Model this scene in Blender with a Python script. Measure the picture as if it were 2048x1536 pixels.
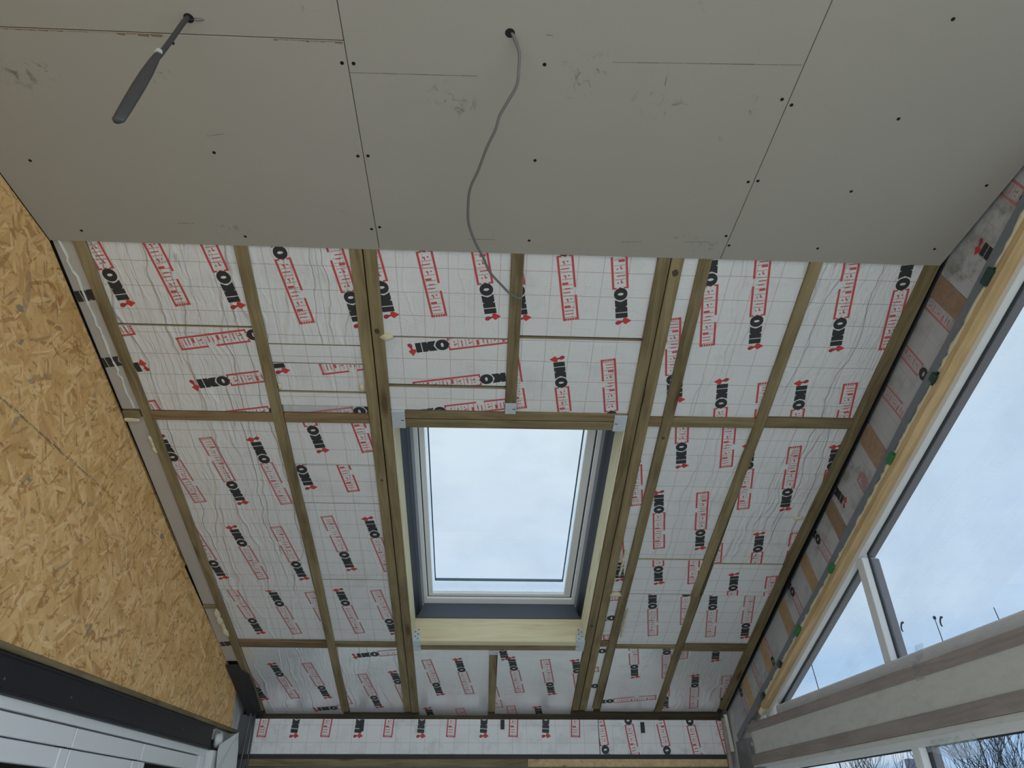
import bpy, bmesh, math, random
from mathutils import Matrix, Vector
D = bpy.data
S = bpy.context.scene
for o in list(D.objects): D.objects.remove(o)
COL = S.collection
rnd = random.Random(7)

# ------------------------------------------------------------------ camera
CZ = 1.60
cam = D.objects.new('camera', D.cameras.new('camera')); COL.objects.link(cam)
cam.data.sensor_width = 36; cam.data.lens = 1357.59 / 2048 * 36
cam.data.clip_start = 0.02; cam.data.clip_end = 500
_r, _u, _f = (0.99906618, -0.04314975, -0.00220786), (-0.02150441, -0.54092307, 0.84079712), (0.03747447, 0.83996448, 0.54134585)
cam.matrix_world = Matrix(((_r[0], _u[0], -_f[0], 0), (_r[1], _u[1], -_f[1], 0), (_r[2], _u[2], -_f[2], CZ), (0, 0, 0, 1)))
S.camera = cam
S.view_settings.view_transform = 'Standard'
S.view_settings.look = 'None'
S.view_settings.gamma = 1
S.view_settings.use_curve_mapping = False
S.view_settings.exposure = 0.0

# ------------------------------------------------------------------ node helper
class G:
    def __init__(s, nt): s.nt = nt
    def n(s, t, ins=None, **p):
        x = s.nt.nodes.new(t)
        for k, v in p.items(): setattr(x, k, v)
        for k, v in (ins or {}).items():
            i = x.inputs[k]
            if isinstance(v, bpy.types.NodeSocket): s.nt.links.new(v, i)
            elif isinstance(v, bpy.types.Node): s.nt.links.new(v.outputs[0], i)
            else: i.default_value = v
        return x
    def m(s, op, a, b=0.0, c=0.0, clamp=False):
        return s.n('ShaderNodeMath', {0: a, 1: b, 2: c}, operation=op, use_clamp=clamp).outputs[0]
    def mix(s, f, a, b, bt='MIX'):
        x = s.n('ShaderNodeMix', {0: f, 6: a, 7: b}, data_type='RGBA', blend_type=bt)
        return x.outputs[2]
    def ramp(s, f, stops, interp='LINEAR'):
        x = s.n('ShaderNodeValToRGB', {0: f}); x.color_ramp.interpolation = interp
        e = x.color_ramp.elements
        c4 = lambda c: c if len(c) == 4 else (*c, 1)
        e[1].position = stops[-1][0]; e[1].color = c4(stops[-1][1])
        e[0].position = stops[0][0]; e[0].color = c4(stops[0][1])
        for p, c in stops[1:-1]: e.new(p).color = c4(c)
        return x.outputs[0]
    def noise(s, vec, sc, det=3.0, rough=0.55, dist=0.0):
        return s.n('ShaderNodeTexNoise', {'Vector': vec, 'Scale': sc, 'Detail': det, 'Roughness': rough, 'Distortion': dist}).outputs[0]
    def obj(s): return s.n('ShaderNodeTexCoord').outputs['Object']
    def mapv(s, v, sc=(1, 1, 1), loc=(0, 0, 0), rot=(0, 0, 0)):
        return s.n('ShaderNodeMapping', {'Vector': v, 'Scale': sc, 'Location': loc, 'Rotation': rot}).outputs[0]
def C4(c): return (c[0], c[1], c[2], 1)

# ------------------------------------------------------------------ sky
W = D.worlds.new('overcast_sky'); S.world = W; W.use_nodes = True
g = G(W.node_tree); W.node_tree.nodes.clear()
dirv = g.n('ShaderNodeTexCoord').outputs['Generated']
sep = g.n('ShaderNodeSeparateXYZ', {0: dirv})
el = sep.outputs[2]
base = g.ramp(el, [(0.0, (.47, .66, .92)), (.10, (.43, .64, .94)), (.17, (.50, .70, .97)), (.24, (.62, .77, .97)), (.42, (.70, .82, .96)), (.62, (.80, .91, 1.0)), (1, (.82, .92, 1.0))])
cl = g.noise(g.mapv(dirv, (1, 1, 2.2), (.37, .1, .2)), 2.6, 6.0, .55, .4)
cl2 = g.noise(g.mapv(dirv, (1, 1, 4.5), (1.7, .6, 0)), 6.0, 5.0, .55, .3)
cm = g.ramp(cl, [(.42, (0, 0, 0)), (.66, (1, 1, 1))])
low = g.m('MULTIPLY', g.ramp(cl2, [(.45, (0, 0, 0)), (.60, (1, 1, 1))]), g.ramp(el, [(.04, (1, 1, 1)), (.16, (.12, .12, .12))]))
c1 = g.mix(g.m('MULTIPLY', cm, .45), base, (.86, .93, 1.0, 1))
c2 = g.mix(g.m('MULTIPLY', low, .75), c1, (.93, .96, 1.0, 1))
SKY = 2.75
bg = g.n('ShaderNodeBackground', {'Color': c2, 'Strength': SKY})
g.n('ShaderNodeOutputWorld', {'Surface': bg})

# ------------------------------------------------------------------ materials
def newmat(name):
    m = D.materials.new(name); m.use_nodes = True; m.node_tree.nodes.clear()
    g = G(m.node_tree)
    b = g.n('ShaderNodeBsdfPrincipled')
    g.n('ShaderNodeOutputMaterial', {'Surface': b})
    return m, g, b
def setc(g, b, **k):
    for kk, v in k.items():
        i = b.inputs[kk.replace('_', ' ')]
        if isinstance(v, bpy.types.NodeSocket): g.nt.links.new(v, i)
        else: i.default_value = v
def bump(g, b, h, st=.3, d=.002):
    x = g.n('ShaderNodeBump', {'Height': h, 'Strength': st, 'Distance': d}); g.nt.links.new(x.outputs[0], b.inputs['Normal'])
def plain(name, c, rough=.6, metal=0.0, var=.12, sc=30, bs=.0, spec=.5):
    m, g, b = newmat(name)
    nz = g.noise(g.obj(), sc, 4)
    col = g.mix(g.m('MULTIPLY', nz, var * 2), C4([x * (1 + var * .6) for x in c]), C4([x * (1 - var * 1.4) for x in c]))
    setc(g, b, Base_Color=col, Roughness=rough, Metallic=metal, Specular_IOR_Level=spec)
    if bs: bump(g, b, g.noise(g.obj(), sc * 3, 4), bs, .002)
    return m
def wood(name, light, dark, axis='y', rough=.75, knot=(.10, .06, .03), kn=.9):
    m, g, b = newmat(name)
    o = g.obj()
    oi = g.n('ShaderNodeObjectInfo').outputs['Random']
    off = g.n('ShaderNodeCombineXYZ', {0: g.m('MULTIPLY', oi, 7.3), 1: g.m('MULTIPLY', oi, 13.7), 2: g.m('MULTIPLY', oi, 3.1)}).outputs[0]
    v = g.n('ShaderNodeVectorMath', {0: o, 1: off}, operation='ADD').outputs[0]
    st = {'x': (1.2, 28, 28), 'y': (28, 1.2, 28), 'z': (28, 28, 1.2)}[axis]
    kst = {'x': (3.2, 14, 14), 'y': (14, 3.2, 14), 'z': (14, 14, 3.2)}[axis]
    w = g.n('ShaderNodeVectorMath', {0: v, 1: g.n('ShaderNodeVectorMath', {0: g.n('ShaderNodeTexNoise', {'Vector': v, 'Scale': 2.2}).outputs['Color'], 'Scale': .05}, operation='SCALE').outputs[0]}, operation='ADD').outputs[0]
    gr = g.noise(g.mapv(w, st), 1.6, 5, .6, .6)
    big = g.noise(v, 3.0, 3)
    fac = g.m('ADD', g.m('MULTIPLY', gr, .75), g.m('MULTIPLY', big, .45))
    col = g.ramp(fac, [(.42, dark), (.72, light)])
    vo = g.n('ShaderNodeTexVoronoi', {'Vector': g.mapv(v, kst), 'Scale': .8, 'Randomness': 1.0})
    rare = g.m('GREATER_THAN', g.n('ShaderNodeSeparateColor', {0: vo.outputs['Color']}).outputs[0], .66)
    kf = g.m('MULTIPLY', g.ramp(vo.outputs['Distance'], [(.10, (1, 1, 1)), (.24, (0, 0, 0))]), g.m('MULTIPLY', rare, kn))
    tone = g.m('ADD', g.m('MULTIPLY', oi, .30), .86)
    col = g.mix(kf, col, C4(knot))
    col = g.n('ShaderNodeVectorMath', {0: col, 'Scale': tone}, operation='SCALE').outputs[0]
    setc(g, b, Base_Color=col, Roughness=rough, Specular_IOR_Level=.25)
    bump(g, b, gr, .25, .002)
    return m
M = {}
M['treated_y'] = wood('treated_timber_long', (.295, .232, .128), (.140, .102, .053), 'y')
M['treated_x'] = wood('treated_timber_cross', (.295, .232, .128), (.140, .102, .053), 'x')
M['brown_x'] = wood('brown_treated_timber_cross', (.29, .20, .11), (.13, .08, .04), 'x')
M['plate_x'] = wood('dark_plate_timber', (.13, .095, .06), (.07, .05, .035), 'x')
M['pale_y'] = wood('pale_and_sky_lit_timber_long', (.86, .80, .58), (.74, .66, .43), 'y', kn=.5, knot=(.32, .2, .1))  # real pale block, and sky light painted on the rafter faces
M['pale_x'] = wood('sky_lit_timber_cross', (.84, .75, .52), (.70, .59, .36), 'x', kn=.5, knot=(.32, .2, .1))  # paled with the sky light that falls on the header face
M['pine_y'] = wood('yellow_pine_long', (.66, .475, .26), (.44, .295, .15), 'y', knot=(.13, .07, .04))
M['stud'] = wood('brown_packer_timber', (.40, .27, .19), (.30, .20, .14), 'z', kn=.4)
M['stud_orange'] = wood('orange_packer_timber', (.56, .38, .21), (.42, .28, .15), 'z', kn=.4)
M['beam_y'] = wood('grey_brown_beam_timber', (.47, .395, .355), (.33, .27, .24), 'y', knot=(.10, .06, .05))
M['osbgrey'] = plain('grey_stamp_ink', (.34, .27, .185), .8, 0, .3, 90)
M['cream'] = plain('cream_board', (.78, .77, .70), .8, 0, .05, 12, .1)
M['pvc'] = plain('white_pvc', (.86, .87, .88), .35, 0, .03, 8)
M['greyframe'] = plain('slate_grey_lining', (.085, .10, .135), .45, 0, .1, 10)
M['darkframe'] = plain('dark_lining', (.022, .024, .034), .5, 0, .1, 10)
M['outer'] = plain('mauve_grey_outer_trim', (.36, .325, .345), .5, 0, .08)
M['gasket'] = plain('black_rubber', (.015, .017, .022), .5, 0, .1)
M['lit_strip'] = plain('lit_lining_blue_grey', (.34, .38, .46), .4, 0, .05)
M['spacer'] = plain('blue_grey_spacer', (.10, .17, .24), .4, .2, .05)
M['alu'] = plain('pale_blue_aluminium', (.60, .70, .78), .45, .1, .04)
M['steel'] = plain('black_painted_steel', (.017, .0155, .019), .5, .0, .25, 9, .1, .3)
M['galv'] = plain('galvanised_steel', (.62, .67, .74), .42, .35, .25, 60, .1)
M['hole'] = plain('dark_recess', (.012, .011, .010), .9)
M['screw'] = plain('black_phosphate_screw', (.012, .012, .012), .5, .5)
M['foam'] = plain('cream_expanding_foam', (.66, .60, .42), .85, 0, .12, 60, .5)
M['pir'] = plain('beige_foam_core', (.44, .38, .24), .9, 0, .1, 60)
M['deck'] = plain('brown_roof_deck', (.13, .10, .065), .9, 0, .2, 8)
M['black'] = plain('black_membrane', (.028, .026, .030), .6, 0, .25, 14, .3)
M['greymem'] = plain('blue_grey_membrane', (.19, .205, .235), .55, 0, .22, 20, .3)
M['darkgrey'] = plain('dark_grey_membrane', (.13, .13, .135), .5, 0, .2, 14, .3)
M['cable'] = plain('grey_cable_sheath', (.16, .16, .155), .5, 0, .06)
M['cabledark'] = plain('dark_grey_cable_sheath', (.060, .058, .062), .5, 0, .1)
M['tape'] = plain('white_tape', (.55, .55, .52), .5)
M['green'] = plain('green_plastic', (.03, .20, .06), .4, 0, .2)
M['greendark'] = plain('dark_green_plastic', (.02, .05, .045), .4, 0, .2)
M['white'] = plain('white_plaster_sheet', (.80, .82, .81), .6, 0, .06, 6, .1)
M['paint'] = plain('pencil_grey', (.17, .165, .15), .9)
M['knot'] = plain('dark_knot', (.075, .050, .028), .8, 0, .3, 40)
M['torn'] = plain('torn_brown_paper', (.24, .165, .09), .9, 0, .35, 70)
M['block'] = plain('grey_blockwork', (.26, .27, .26), .95, 0, .3, 40, .8)
M['concrete'] = plain('concrete_screed', (.58, .55, .49), .85, 0, .15, 3, .2)
M['plaster'] = plain('white_emulsion', (.68, .66, .62), .85, 0, .05, 4)
M['paving'] = plain('pale_paving', (.56, .53, .46), .9, 0, .15, 2)
M['bark'] = plain('dark_bark', (.045, .045, .055), .9, 0, .2, 20)
M['slate'] = plain('hazed_slate', (.22, .22, .29), .7, 0, .2, 6)  # lightened and blued: distance haze put into the colour
M['brick'] = plain('brown_brick', (.18, .12, .10), .9, 0, .2, 10)
M['ink'] = plain('black_print', (.030, .031, .034), .5, 0, .1)
M['red'] = plain('red_print', (.57, .080, .085), .5, 0, .12, 60)
M['redfaded'] = plain('faded_red_print', (.54, .19, .20), .5, 0, .12, 60)
M['bright_red'] = plain('bright_red_print', (.60, .05, .045), .5, 0, .1)
M['dark_red'] = plain('dark_red_print', (.40, .045, .055), .5, 0, .1)

def foil_material():
    m, g, b = newmat('printed_foil_facing')
    o = g.obj(); oi = g.n('ShaderNodeObjectInfo')
    cs = g.n('ShaderNodeSeparateColor', {0: oi.outputs['Color']})
    crease, silver, axis = cs.outputs[0], cs.outputs[1], cs.outputs[2]
    s = g.n('ShaderNodeSeparateXYZ', {0: o})
    x = g.m('ADD', s.outputs[0], g.m('MULTIPLY', g.m('SUBTRACT', g.noise(o, 6, 2), .5), .006))
    y = g.m('ADD', s.outputs[1], g.m('MULTIPLY', g.m('SUBTRACT', g.noise(g.mapv(o, (1, 1, 1), (3, 1, 0)), 6, 2), .5), .006))
    def line(c, off, pitch, wd):
        f = g.m('ABSOLUTE', g.m('SUBTRACT', g.m('FRACT', g.m('ADD', g.m('DIVIDE', c, pitch), off)), .5))
        return g.m('LESS_THAN', f, wd / pitch / 2)
    lx = line(x, .56 + .5, .0925, .0022); ly = line(y, -.22, .1, .0022)
    grid = g.m('MAXIMUM', lx, ly)
    tone = g.noise(o, 2.3, 2)
    lc = g.mix(g.ramp(tone, [(.42, (0, 0, 0)), (.58, (1, 1, 1))]), (.56, .25, .25, 1), (.28, .28, .30, 1))
    # creases run down the slope: ridged, strongly stretched noise
    wv = g.n('ShaderNodeVectorMath', {0: o, 1: g.n('ShaderNodeVectorMath', {0: g.n('ShaderNodeTexNoise', {'Vector': g.mapv(o, (1, .9, 1)), 'Scale': 5.0, 'Detail': 3.0}).outputs['Color'], 'Scale': .09}, operation='SCALE').outputs[0]}, operation='ADD').outputs[0]
    n1 = g.noise(g.mapv(wv, (7.5, .55, 1)), 1.0, 2.0, .5, .2)
    n2 = g.noise(g.mapv(wv, (26, 3.0, 1)), 1.0, 3.0, .5, .3)
    n3 = g.noise(g.mapv(o, (3, 10, 1), (5, 2, 0)), 1.3, 3, .6, .5)
    r1 = g.ramp(g.m('ABSOLUTE', g.m('SUBTRACT', n1, .5)), [(0, (1, 1, 1)), (.022, (0, 0, 0))], 'EASE')
    r2 = g.ramp(g.m('ABSOLUTE', g.m('SUBTRACT', n2, .5)), [(0, (1, 1, 1)), (.10, (0, 0, 0))], 'EASE')
    r3 = g.ramp(g.m('ABSOLUTE', g.m('SUBTRACT', n3, .5)), [(0, (1, 1, 1)), (.02, (0, 0, 0))], 'EASE')
    h = g.m('ADD', g.m('MULTIPLY', g.m('ADD', r1, g.m('MULTIPLY', r2, .34)), crease), g.m('MULTIPLY', r3, .10))
    h = g.m('ADD', h, g.m('MULTIPLY', g.noise(o, 9, 3), .25))
    h = g.m('SUBTRACT', h, g.m('MULTIPLY', ly, .12))
    dirt = g.ramp(g.noise(g.mapv(o, (1, 1, 1), (9, 4, 2)), 4.5, 5, .65), [(.55, (0, 0, 0)), (.74, (1, 1, 1))])
    basec = g.mix(tone, (.76, .765, .78, 1), (.85, .85, .865, 1))
    lc = g.mix(g.m('GREATER_THAN', silver, .3), lc, (.95, .95, .97, 1))
    basec = g.mix(g.m('MULTIPLY', g.m('MAXIMUM', g.m('MULTIPLY', lx, .70), g.m('MULTIPLY', ly, .85)), g.m('ADD', .55, g.m('MULTIPLY', g.noise(g.mapv(o, (1, 1, 1), (2, 7, 1)), 5, 2), .6), 0, True)), basec, lc)
    basec = g.mix(g.m('MULTIPLY', dirt, .22), basec, (.34, .335, .32, 1))
    basec = g.mix(g.m('MULTIPLY', silver, .6), basec, (.97, .97, .98, 1), 'SCREEN') if False else basec
    basec = g.n('ShaderNodeVectorMath', {0: basec, 'Scale': g.m('ADD', 1.0, g.m('MULTIPLY', g.m('SUBTRACT', silver, .1), .32))}, operation='SCALE').outputs[0]
    setc(g, b, Base_Color=basec, Metallic=g.m('MULTIPLY', silver, 1.0), Roughness=g.m('SUBTRACT', .45, g.m('MULTIPLY', silver, .2)), Specular_IOR_Level=.35)
    bump(g, b, h, .75, .0075)
    return m
M['foil'] = foil_material()
def wallfoil(name, c, dirtamt):
    m, g, b = newmat(name); o = g.obj()
    s = g.n('ShaderNodeSeparateXYZ', {0: o})
    def line(cc, off, pitch, wd):
        f = g.m('ABSOLUTE', g.m('SUBTRACT', g.m('FRACT', g.m('ADD', g.m('DIVIDE', cc, pitch), off)), .5))
        return g.m('LESS_THAN', f, wd / pitch / 2)
    l = g.m('MAXIMUM', line(s.outputs[0], .2, .093, .0022), line(s.outputs[1], .3, .1, .0022))
    dirt = g.ramp(g.noise(o, 9, 6, .65), [(.47, (0, 0, 0)), (.62, (1, 1, 1))])
    zone = g.ramp(g.noise(o, 2.5, 2), [(.40, (0, 0, 0)), (.6, (1, 1, 1))])
    col = g.mix(g.m('MULTIPLY', l, .5), C4(c), (.36, .28, .29, 1))
    col = g.mix(g.m('MULTIPLY', g.m('MULTIPLY', dirt, zone), dirtamt), col, (.24, .235, .21, 1))
    setc(g, b, Base_Color=col, Roughness=.5, Metallic=.08)
    bump(g, b, g.noise(o, 14, 3), .3, .003)
    return m
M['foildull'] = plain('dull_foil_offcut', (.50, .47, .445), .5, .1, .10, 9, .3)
M['foilwall'] = wallfoil('foil_facing_wall', (.84, .84, .845), .3)
M['foilgable'] = wallfoil('foil_facing_dusty', (.55, .55, .57), .85)

def plasterboard_material():
    m, g, b = newmat('grey_plasterboard_paper'); o = g.obj()
    fine = g.noise(o, 220, 3, .7); big = g.noise(o, 1.6, 4)
    col = g.mix(big, (.395, .368, .322, 1), (.445, .418, .372, 1))
    col = g.mix(g.m('MULTIPLY', fine, .16), col, (.30, .285, .255, 1))
    # scuff marks rubbed into the paper at fixed places on the boards
    s = g.n('ShaderNodeSeparateXYZ', {0: o}); acc = None
    for (x, y, rx, ry) in SMUDGES:
        dx = g.m('DIVIDE', g.m('SUBTRACT', s.outputs[0], x), max(rx, .01)); dy = g.m('DIVIDE', g.m('SUBTRACT', s.outputs[1], y), max(ry, .01))
        d = g.m('SUBTRACT', 1.0, g.m('SQRT', g.m('ADD', g.m('MULTIPLY', dx, dx), g.m('MULTIPLY', dy, dy))), 0, True)
        acc = d if acc is None else g.m('MAXIMUM', acc, d)
    st = g.ramp(g.noise(g.mapv(o, (34, 26, 1), (2, 1, 0), (0, 0, .7)), 1.0, 5, .7, .8), [(.54, (0, 0, 0)), (.64, (1, 1, 1))])
    col = g.mix(g.m('MULTIPLY', g.m('MULTIPLY', st, acc, 0, True), 1.1, 0, True), col, (.19, .185, .165, 1))
    setc(g, b, Base_Color=col, Roughness=.9, Specular_IOR_Level=.15)
    bump(g, b, fine, .08, .001)
    return m

def osb_material():
    m, g, b = newmat('oriented_strand_board'); o = g.obj()
    wob = g.n('ShaderNodeVectorMath', {0: o, 1: g.n('ShaderNodeVectorMath', {0: g.n('ShaderNodeTexNoise', {'Vector': o, 'Scale': 11.0, 'Detail': 2.0}).outputs['Color'], 'Scale': .028}, operation='SCALE').outputs[0]}, operation='ADD').outputs[0]
    base = g.noise(wob, 7, 5, .65)
    col = g.ramp(base, [(.30, (.56, .36, .165)), (.5, (.74, .52, .26)), (.68, (.86, .65, .37))])
    layers = [(.25, (5.5, 27), 0.0, .45), (-.75, (6, 30), 3.7, .5), (1.1, (5.5, 28), 8.1, .52), (.55, (8, 42), 5.3, .55), (-.3, (9, 50), 1.9, .58), (1.75, (7.5, 38), 11.0, .6), (2.4, (7, 64), 6.4, .66), (-1.2, (14, 84), 14.2, .62), (.9, (15, 92), 17.1, .64)]
    for rot, (a, c), loc, thr in layers:
        v = g.mapv(wob, (1, 1, 1), (loc, loc * .7, 0), (0, 0, rot))
        v = g.mapv(v, (a, c, .01))
        vo = g.n('ShaderNodeTexVoronoi', {'Vector': v, 'Scale': 1.0, 'Randomness': 1.0})
        cs = g.n('ShaderNodeSeparateColor', {0: vo.outputs['Color']})
        shade = g.ramp(cs.outputs[1], [(0, (.36, .185, .07)), (.09, (.58, .35, .15)), (.35, (.80, .55, .27)), (.7, (.95, .72, .41)), (.9, (1.0, .83, .54)), (.96, (.55, .25, .12)), (.99, (.38, .31, .22)), (1, (.34, .31, .25))])
        fib = g.noise(g.mapv(v, (.5, 2.2, 1)), 2.0, 4)
        shade = g.mix(g.m('MULTIPLY', fib, .5), shade, (.62, .40, .175, 1))
        mask = g.m('GREATER_THAN', cs.outputs[0], thr)
        soft = g.m('ADD', vo.outputs['Distance'], g.m('MULTIPLY', g.noise(g.mapv(v, (3, 3, 1)), 1.5, 2), .25))
        mask = g.m('MULTIPLY', mask, g.ramp(soft, [(.50, (1, 1, 1)), (.60, (0, 0, 0))]))
        col = g.mix(g.m('MULTIPLY', mask, .8), col, shade)
    sp = g.ramp(g.noise(g.mapv(o, (26, 60, 1), (4, 4, 0), (0, 0, .5)), 1, 4), [(.59, (0, 0, 0)), (.66, (1, 1, 1))])
    col = g.mix(g.m('MULTIPLY', sp, .62), col, (.34, .175, .07, 1))
    col = g.mix(1.0, col, (1.02, .905, .77, 1), 'MULTIPLY')
    setc(g, b, Base_Color=col, Roughness=.7, Specular_IOR_Level=.2)
    bump(g, b, g.noise(g.mapv(wob, (30, 12, 1)), 1.0, 3), .2, .002)
    return m
M['osb'] = osb_material()

def glass_material(name, tint):
    m = D.materials.new(name); m.use_nodes = True; m.node_tree.nodes.clear(); g = G(m.node_tree)
    dirt = g.ramp(g.noise(g.obj(), 2.5, 5), [(.45, (1, 1, 1)), (.75, (.94, .95, .95))])
    t = g.n('ShaderNodeBsdfTransparent', {'Color': g.mix(1.0, C4(tint), dirt, 'MULTIPLY')})
    gl = g.n('ShaderNodeBsdfGlossy', {'Color': (1, 1, 1, 1), 'Roughness': .02})
    fac = g.n('ShaderNodeLayerWeight', {'Blend': .5}).outputs['Facing']
    mx = g.n('ShaderNodeMixShader', {0: g.m('ADD', g.m('MULTIPLY', g.m('POWER', fac, 5.0), .6), .03), 1: t, 2: gl})
    g.n('ShaderNodeOutputMaterial', {'Surface': mx})
    return m
M['glass'] = glass_material('double_glazing', (.540, .563, .578))
M['glassroof'] = glass_material('roof_double_glazing', (.568, .583, .588))
M['glassedge'] = glass_material('pane_edge_glass', (.90, .935, .95))
def film_material(name, tint, amt, white, milky=False):
    m = D.materials.new(name); m.use_nodes = True; m.node_tree.nodes.clear(); g = G(m.node_tree)
    t = g.n('ShaderNodeBsdfTransparent', {'Color': C4(tint)})
    gl = g.n('ShaderNodeBsdfTranslucent', {'Color': C4(white)}) if milky else g.n('ShaderNodeBsdfPrincipled', {'Base Color': C4(white), 'Roughness': .25})
    h = g.noise(g.mapv(g.obj(), (1, .35, 1)), 22, 4, .6, 1.2)
    bp = g.n('ShaderNodeBump', {'Height': h, 'Strength': .8, 'Distance': .012}); g.nt.links.new(bp.outputs[0], gl.inputs['Normal'])
    f = g.m('ADD', g.m('MULTIPLY', g.ramp(h, [(.45, (0, 0, 0)), (.7, (1, 1, 1))]), amt), amt * .7)
    mx = g.n('ShaderNodeMixShader', {0: f, 1: t, 2: gl})
    g.n('ShaderNodeOutputMaterial', {'Surface': mx})
    return m
M['film'] = film_material('clear_polythene', (.95, .95, .95), .10, (.62, .62, .65))
M['filmwhite'] = film_material('milky_polythene', (.90, .91, .92), .38, (.92, .94, .96), True)

# ------------------------------------------------------------------ mesh helpers
class MB:
    def __init__(s): s.v = []; s.f = []; s.mi = []
    def face(s, pts, mi=0):
        i = len(s.v); s.v += [tuple(p) for p in pts]; s.f.append(list(range(i, i + len(pts)))); s.mi.append(mi)
    def hexa(s, c, mi=0, mis=None):
        # c: 8 corners, bottom 4 ccw then top 4
        i = len(s.v); s.v += [tuple(p) for p in c]
        F = [(0, 3, 2, 1), (4, 5, 6, 7), (0, 1, 5, 4), (1, 2, 6, 5), (2, 3, 7, 6), (3, 0, 4, 7)]
        for k, f in enumerate(F): s.f.append([i + a for a in f]); s.mi.append(mis[k] if mis else mi)
        return s
    def box(s, x0, x1, y0, y1, z0, z1, mi=0, mis=None):
        return s.hexa([(x0, y0, z0), (x1, y0, z0), (x1, y1, z0), (x0, y1, z0), (x0, y0, z1), (x1, y0, z1), (x1, y1, z1), (x0, y1, z1)], mi, mis)
    def prism(s, pts, a, b, ax='z', mi=0, mis=0):
        # pts 2D polygon extruded from a to b along ax; 2D axes are the other two in xyz order
        def P(p, t):
            return {'x': (t, p[0], p[1]), 'y': (p[0], t, p[1]), 'z': (p[0], p[1], t)}[ax]
        n = len(pts); i = len(s.v)
        s.v += [P(p, a) for p in pts] + [P(p, b) for p in pts]
        s.f.append([i + k for k in range(n)][::-1]); s.mi.append(mi)
        s.f.append([i + n + k for k in range(n)]); s.mi.append(mi)
        for k in range(n): s.f.append([i + k, i + (k + 1) % n, i + n + (k + 1) % n, i + n + k]); s.mi.append(mis)
        return s
    def disc(s, c, r, nrm=(0, 0, -1), n=10, mi=0, ry=None):
        nrm = Vector(nrm).normalized(); a = nrm.orthogonal().normalized(); b = nrm.cross(a)
        c = Vector(c)
        s.face([c + a * r * math.cos(2 * math.pi * k / n) + b * (ry or r) * math.sin(2 * math.pi * k / n) for k in range(n)], mi); return s
    def tube(s, pts, r, n=8, mi=0):
        P = [Vector(p) for p in pts]; R = r if isinstance(r, (list, tuple)) else [r] * len(P)
        i0 = len(s.v); up = None
        for k, p in enumerate(P):
            t = (P[min(k + 1, len(P) - 1)] - P[max(k - 1, 0)]).normalized()
            if up is None: up = t.orthogonal().normalized()
            up = (up - t * up.dot(t)).normalized(); w = t.cross(up)
            for j in range(n):
                a = 2 * math.pi * j / n; s.v.append(tuple(p + (up * math.cos(a) + w * math.sin(a)) * R[k]))
        for k in range(len(P) - 1):
            for j in range(n):
                a = i0 + k * n + j; b = i0 + k * n + (j + 1) % n
                s.f.append([a, b, b + n, a + n]); s.mi.append(mi)
        s.f.append([i0 + j for j in range(n)][::-1]); s.mi.append(mi)
        s.f.append([i0 + (len(P) - 1) * n + j for j in range(n)]); s.mi.append(mi)
        return s
    def blob(s, c, r, seed=0, mi=0, sub=2):
        bm = bmesh.new(); bmesh.ops.create_icosphere(bm, subdivisions=sub, radius=1)
        q = random.Random(seed); ph = [q.uniform(0, 6) for _ in range(6)]
        i = len(s.v)
        for v in bm.verts:
            d = v.co; k = 1 + .22 * math.sin(4 * d.x + ph[0]) * math.cos(3 * d.y + ph[1]) + .16 * math.sin(7 * d.z + ph[2]) * math.sin(6 * d.x + ph[3])
            s.v.append((c[0] + d.x * r[0] * k, c[1] + d.y * r[1] * k, c[2] + d.z * r[2] * k))
        bm.verts.index_update()
        for f in bm.faces: s.f.append([i + v.index for v in f.verts]); s.mi.append(mi)
        bm.free(); return s
    def mesh(s, name, mats, bevel=0.0, smooth=False):
        me = D.meshes.new(name); me.from_pydata(s.v, [], s.f)
        for m in mats: me.materials.append(m)
        me.polygons.foreach_set('material_index', s.mi)
        bm = bmesh.new(); bm.from_mesh(me)
        bmesh.ops.recalc_face_normals(bm, faces=bm.faces)
        if bevel: bmesh.ops.bevel(bm, geom=bm.edges[:], offset=bevel, segments=1, affect='EDGES', profile=.5)
        bm.to_mesh(me); bm.free()
        if smooth: me.polygons.foreach_set('use_smooth', [True] * len(me.polygons))
        return me
    def build(s, name, mats, parent=None, mat=None, bevel=0.0, smooth=False):
        if not isinstance(mats, (list, tuple)): mats = [mats]
        o = D.objects.new(name, s.mesh(name, mats, bevel, smooth)); COL.objects.link(o)
        if parent: o.parent = parent
        elif mat is not None: o.matrix_world = mat
        return o
def tag(o, label=None, cat=None, group=None, kind=None):
    if label: o['label'] = label
    if cat: o['category'] = cat
    if group: o['group'] = group
    if kind: o['kind'] = kind
    return o
def empty(name, mat=None, **k):
    o = D.objects.new(name, None); COL.objects.link(o); o.empty_display_size = .05
    if mat is not None: o.matrix_world = mat
    return tag(o, **k)
def T(x, y, z): return Matrix.Translation((x, y, z))

# ------------------------------------------------------------------ frame of the sloping roof: x across, y down the slope, z up through it
SL = 0.330972669; Y0 = 1.748; ZC = 3.269
cS, sS = math.cos(SL), math.sin(SL)
RM = Matrix(((1, 0, 0, 0), (0, cS, sS, Y0), (0, -sS, cS, ZC), (0, 0, 0, 1)))
def RP(x, s, n): return RM @ Vector((x, s, n))

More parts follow.
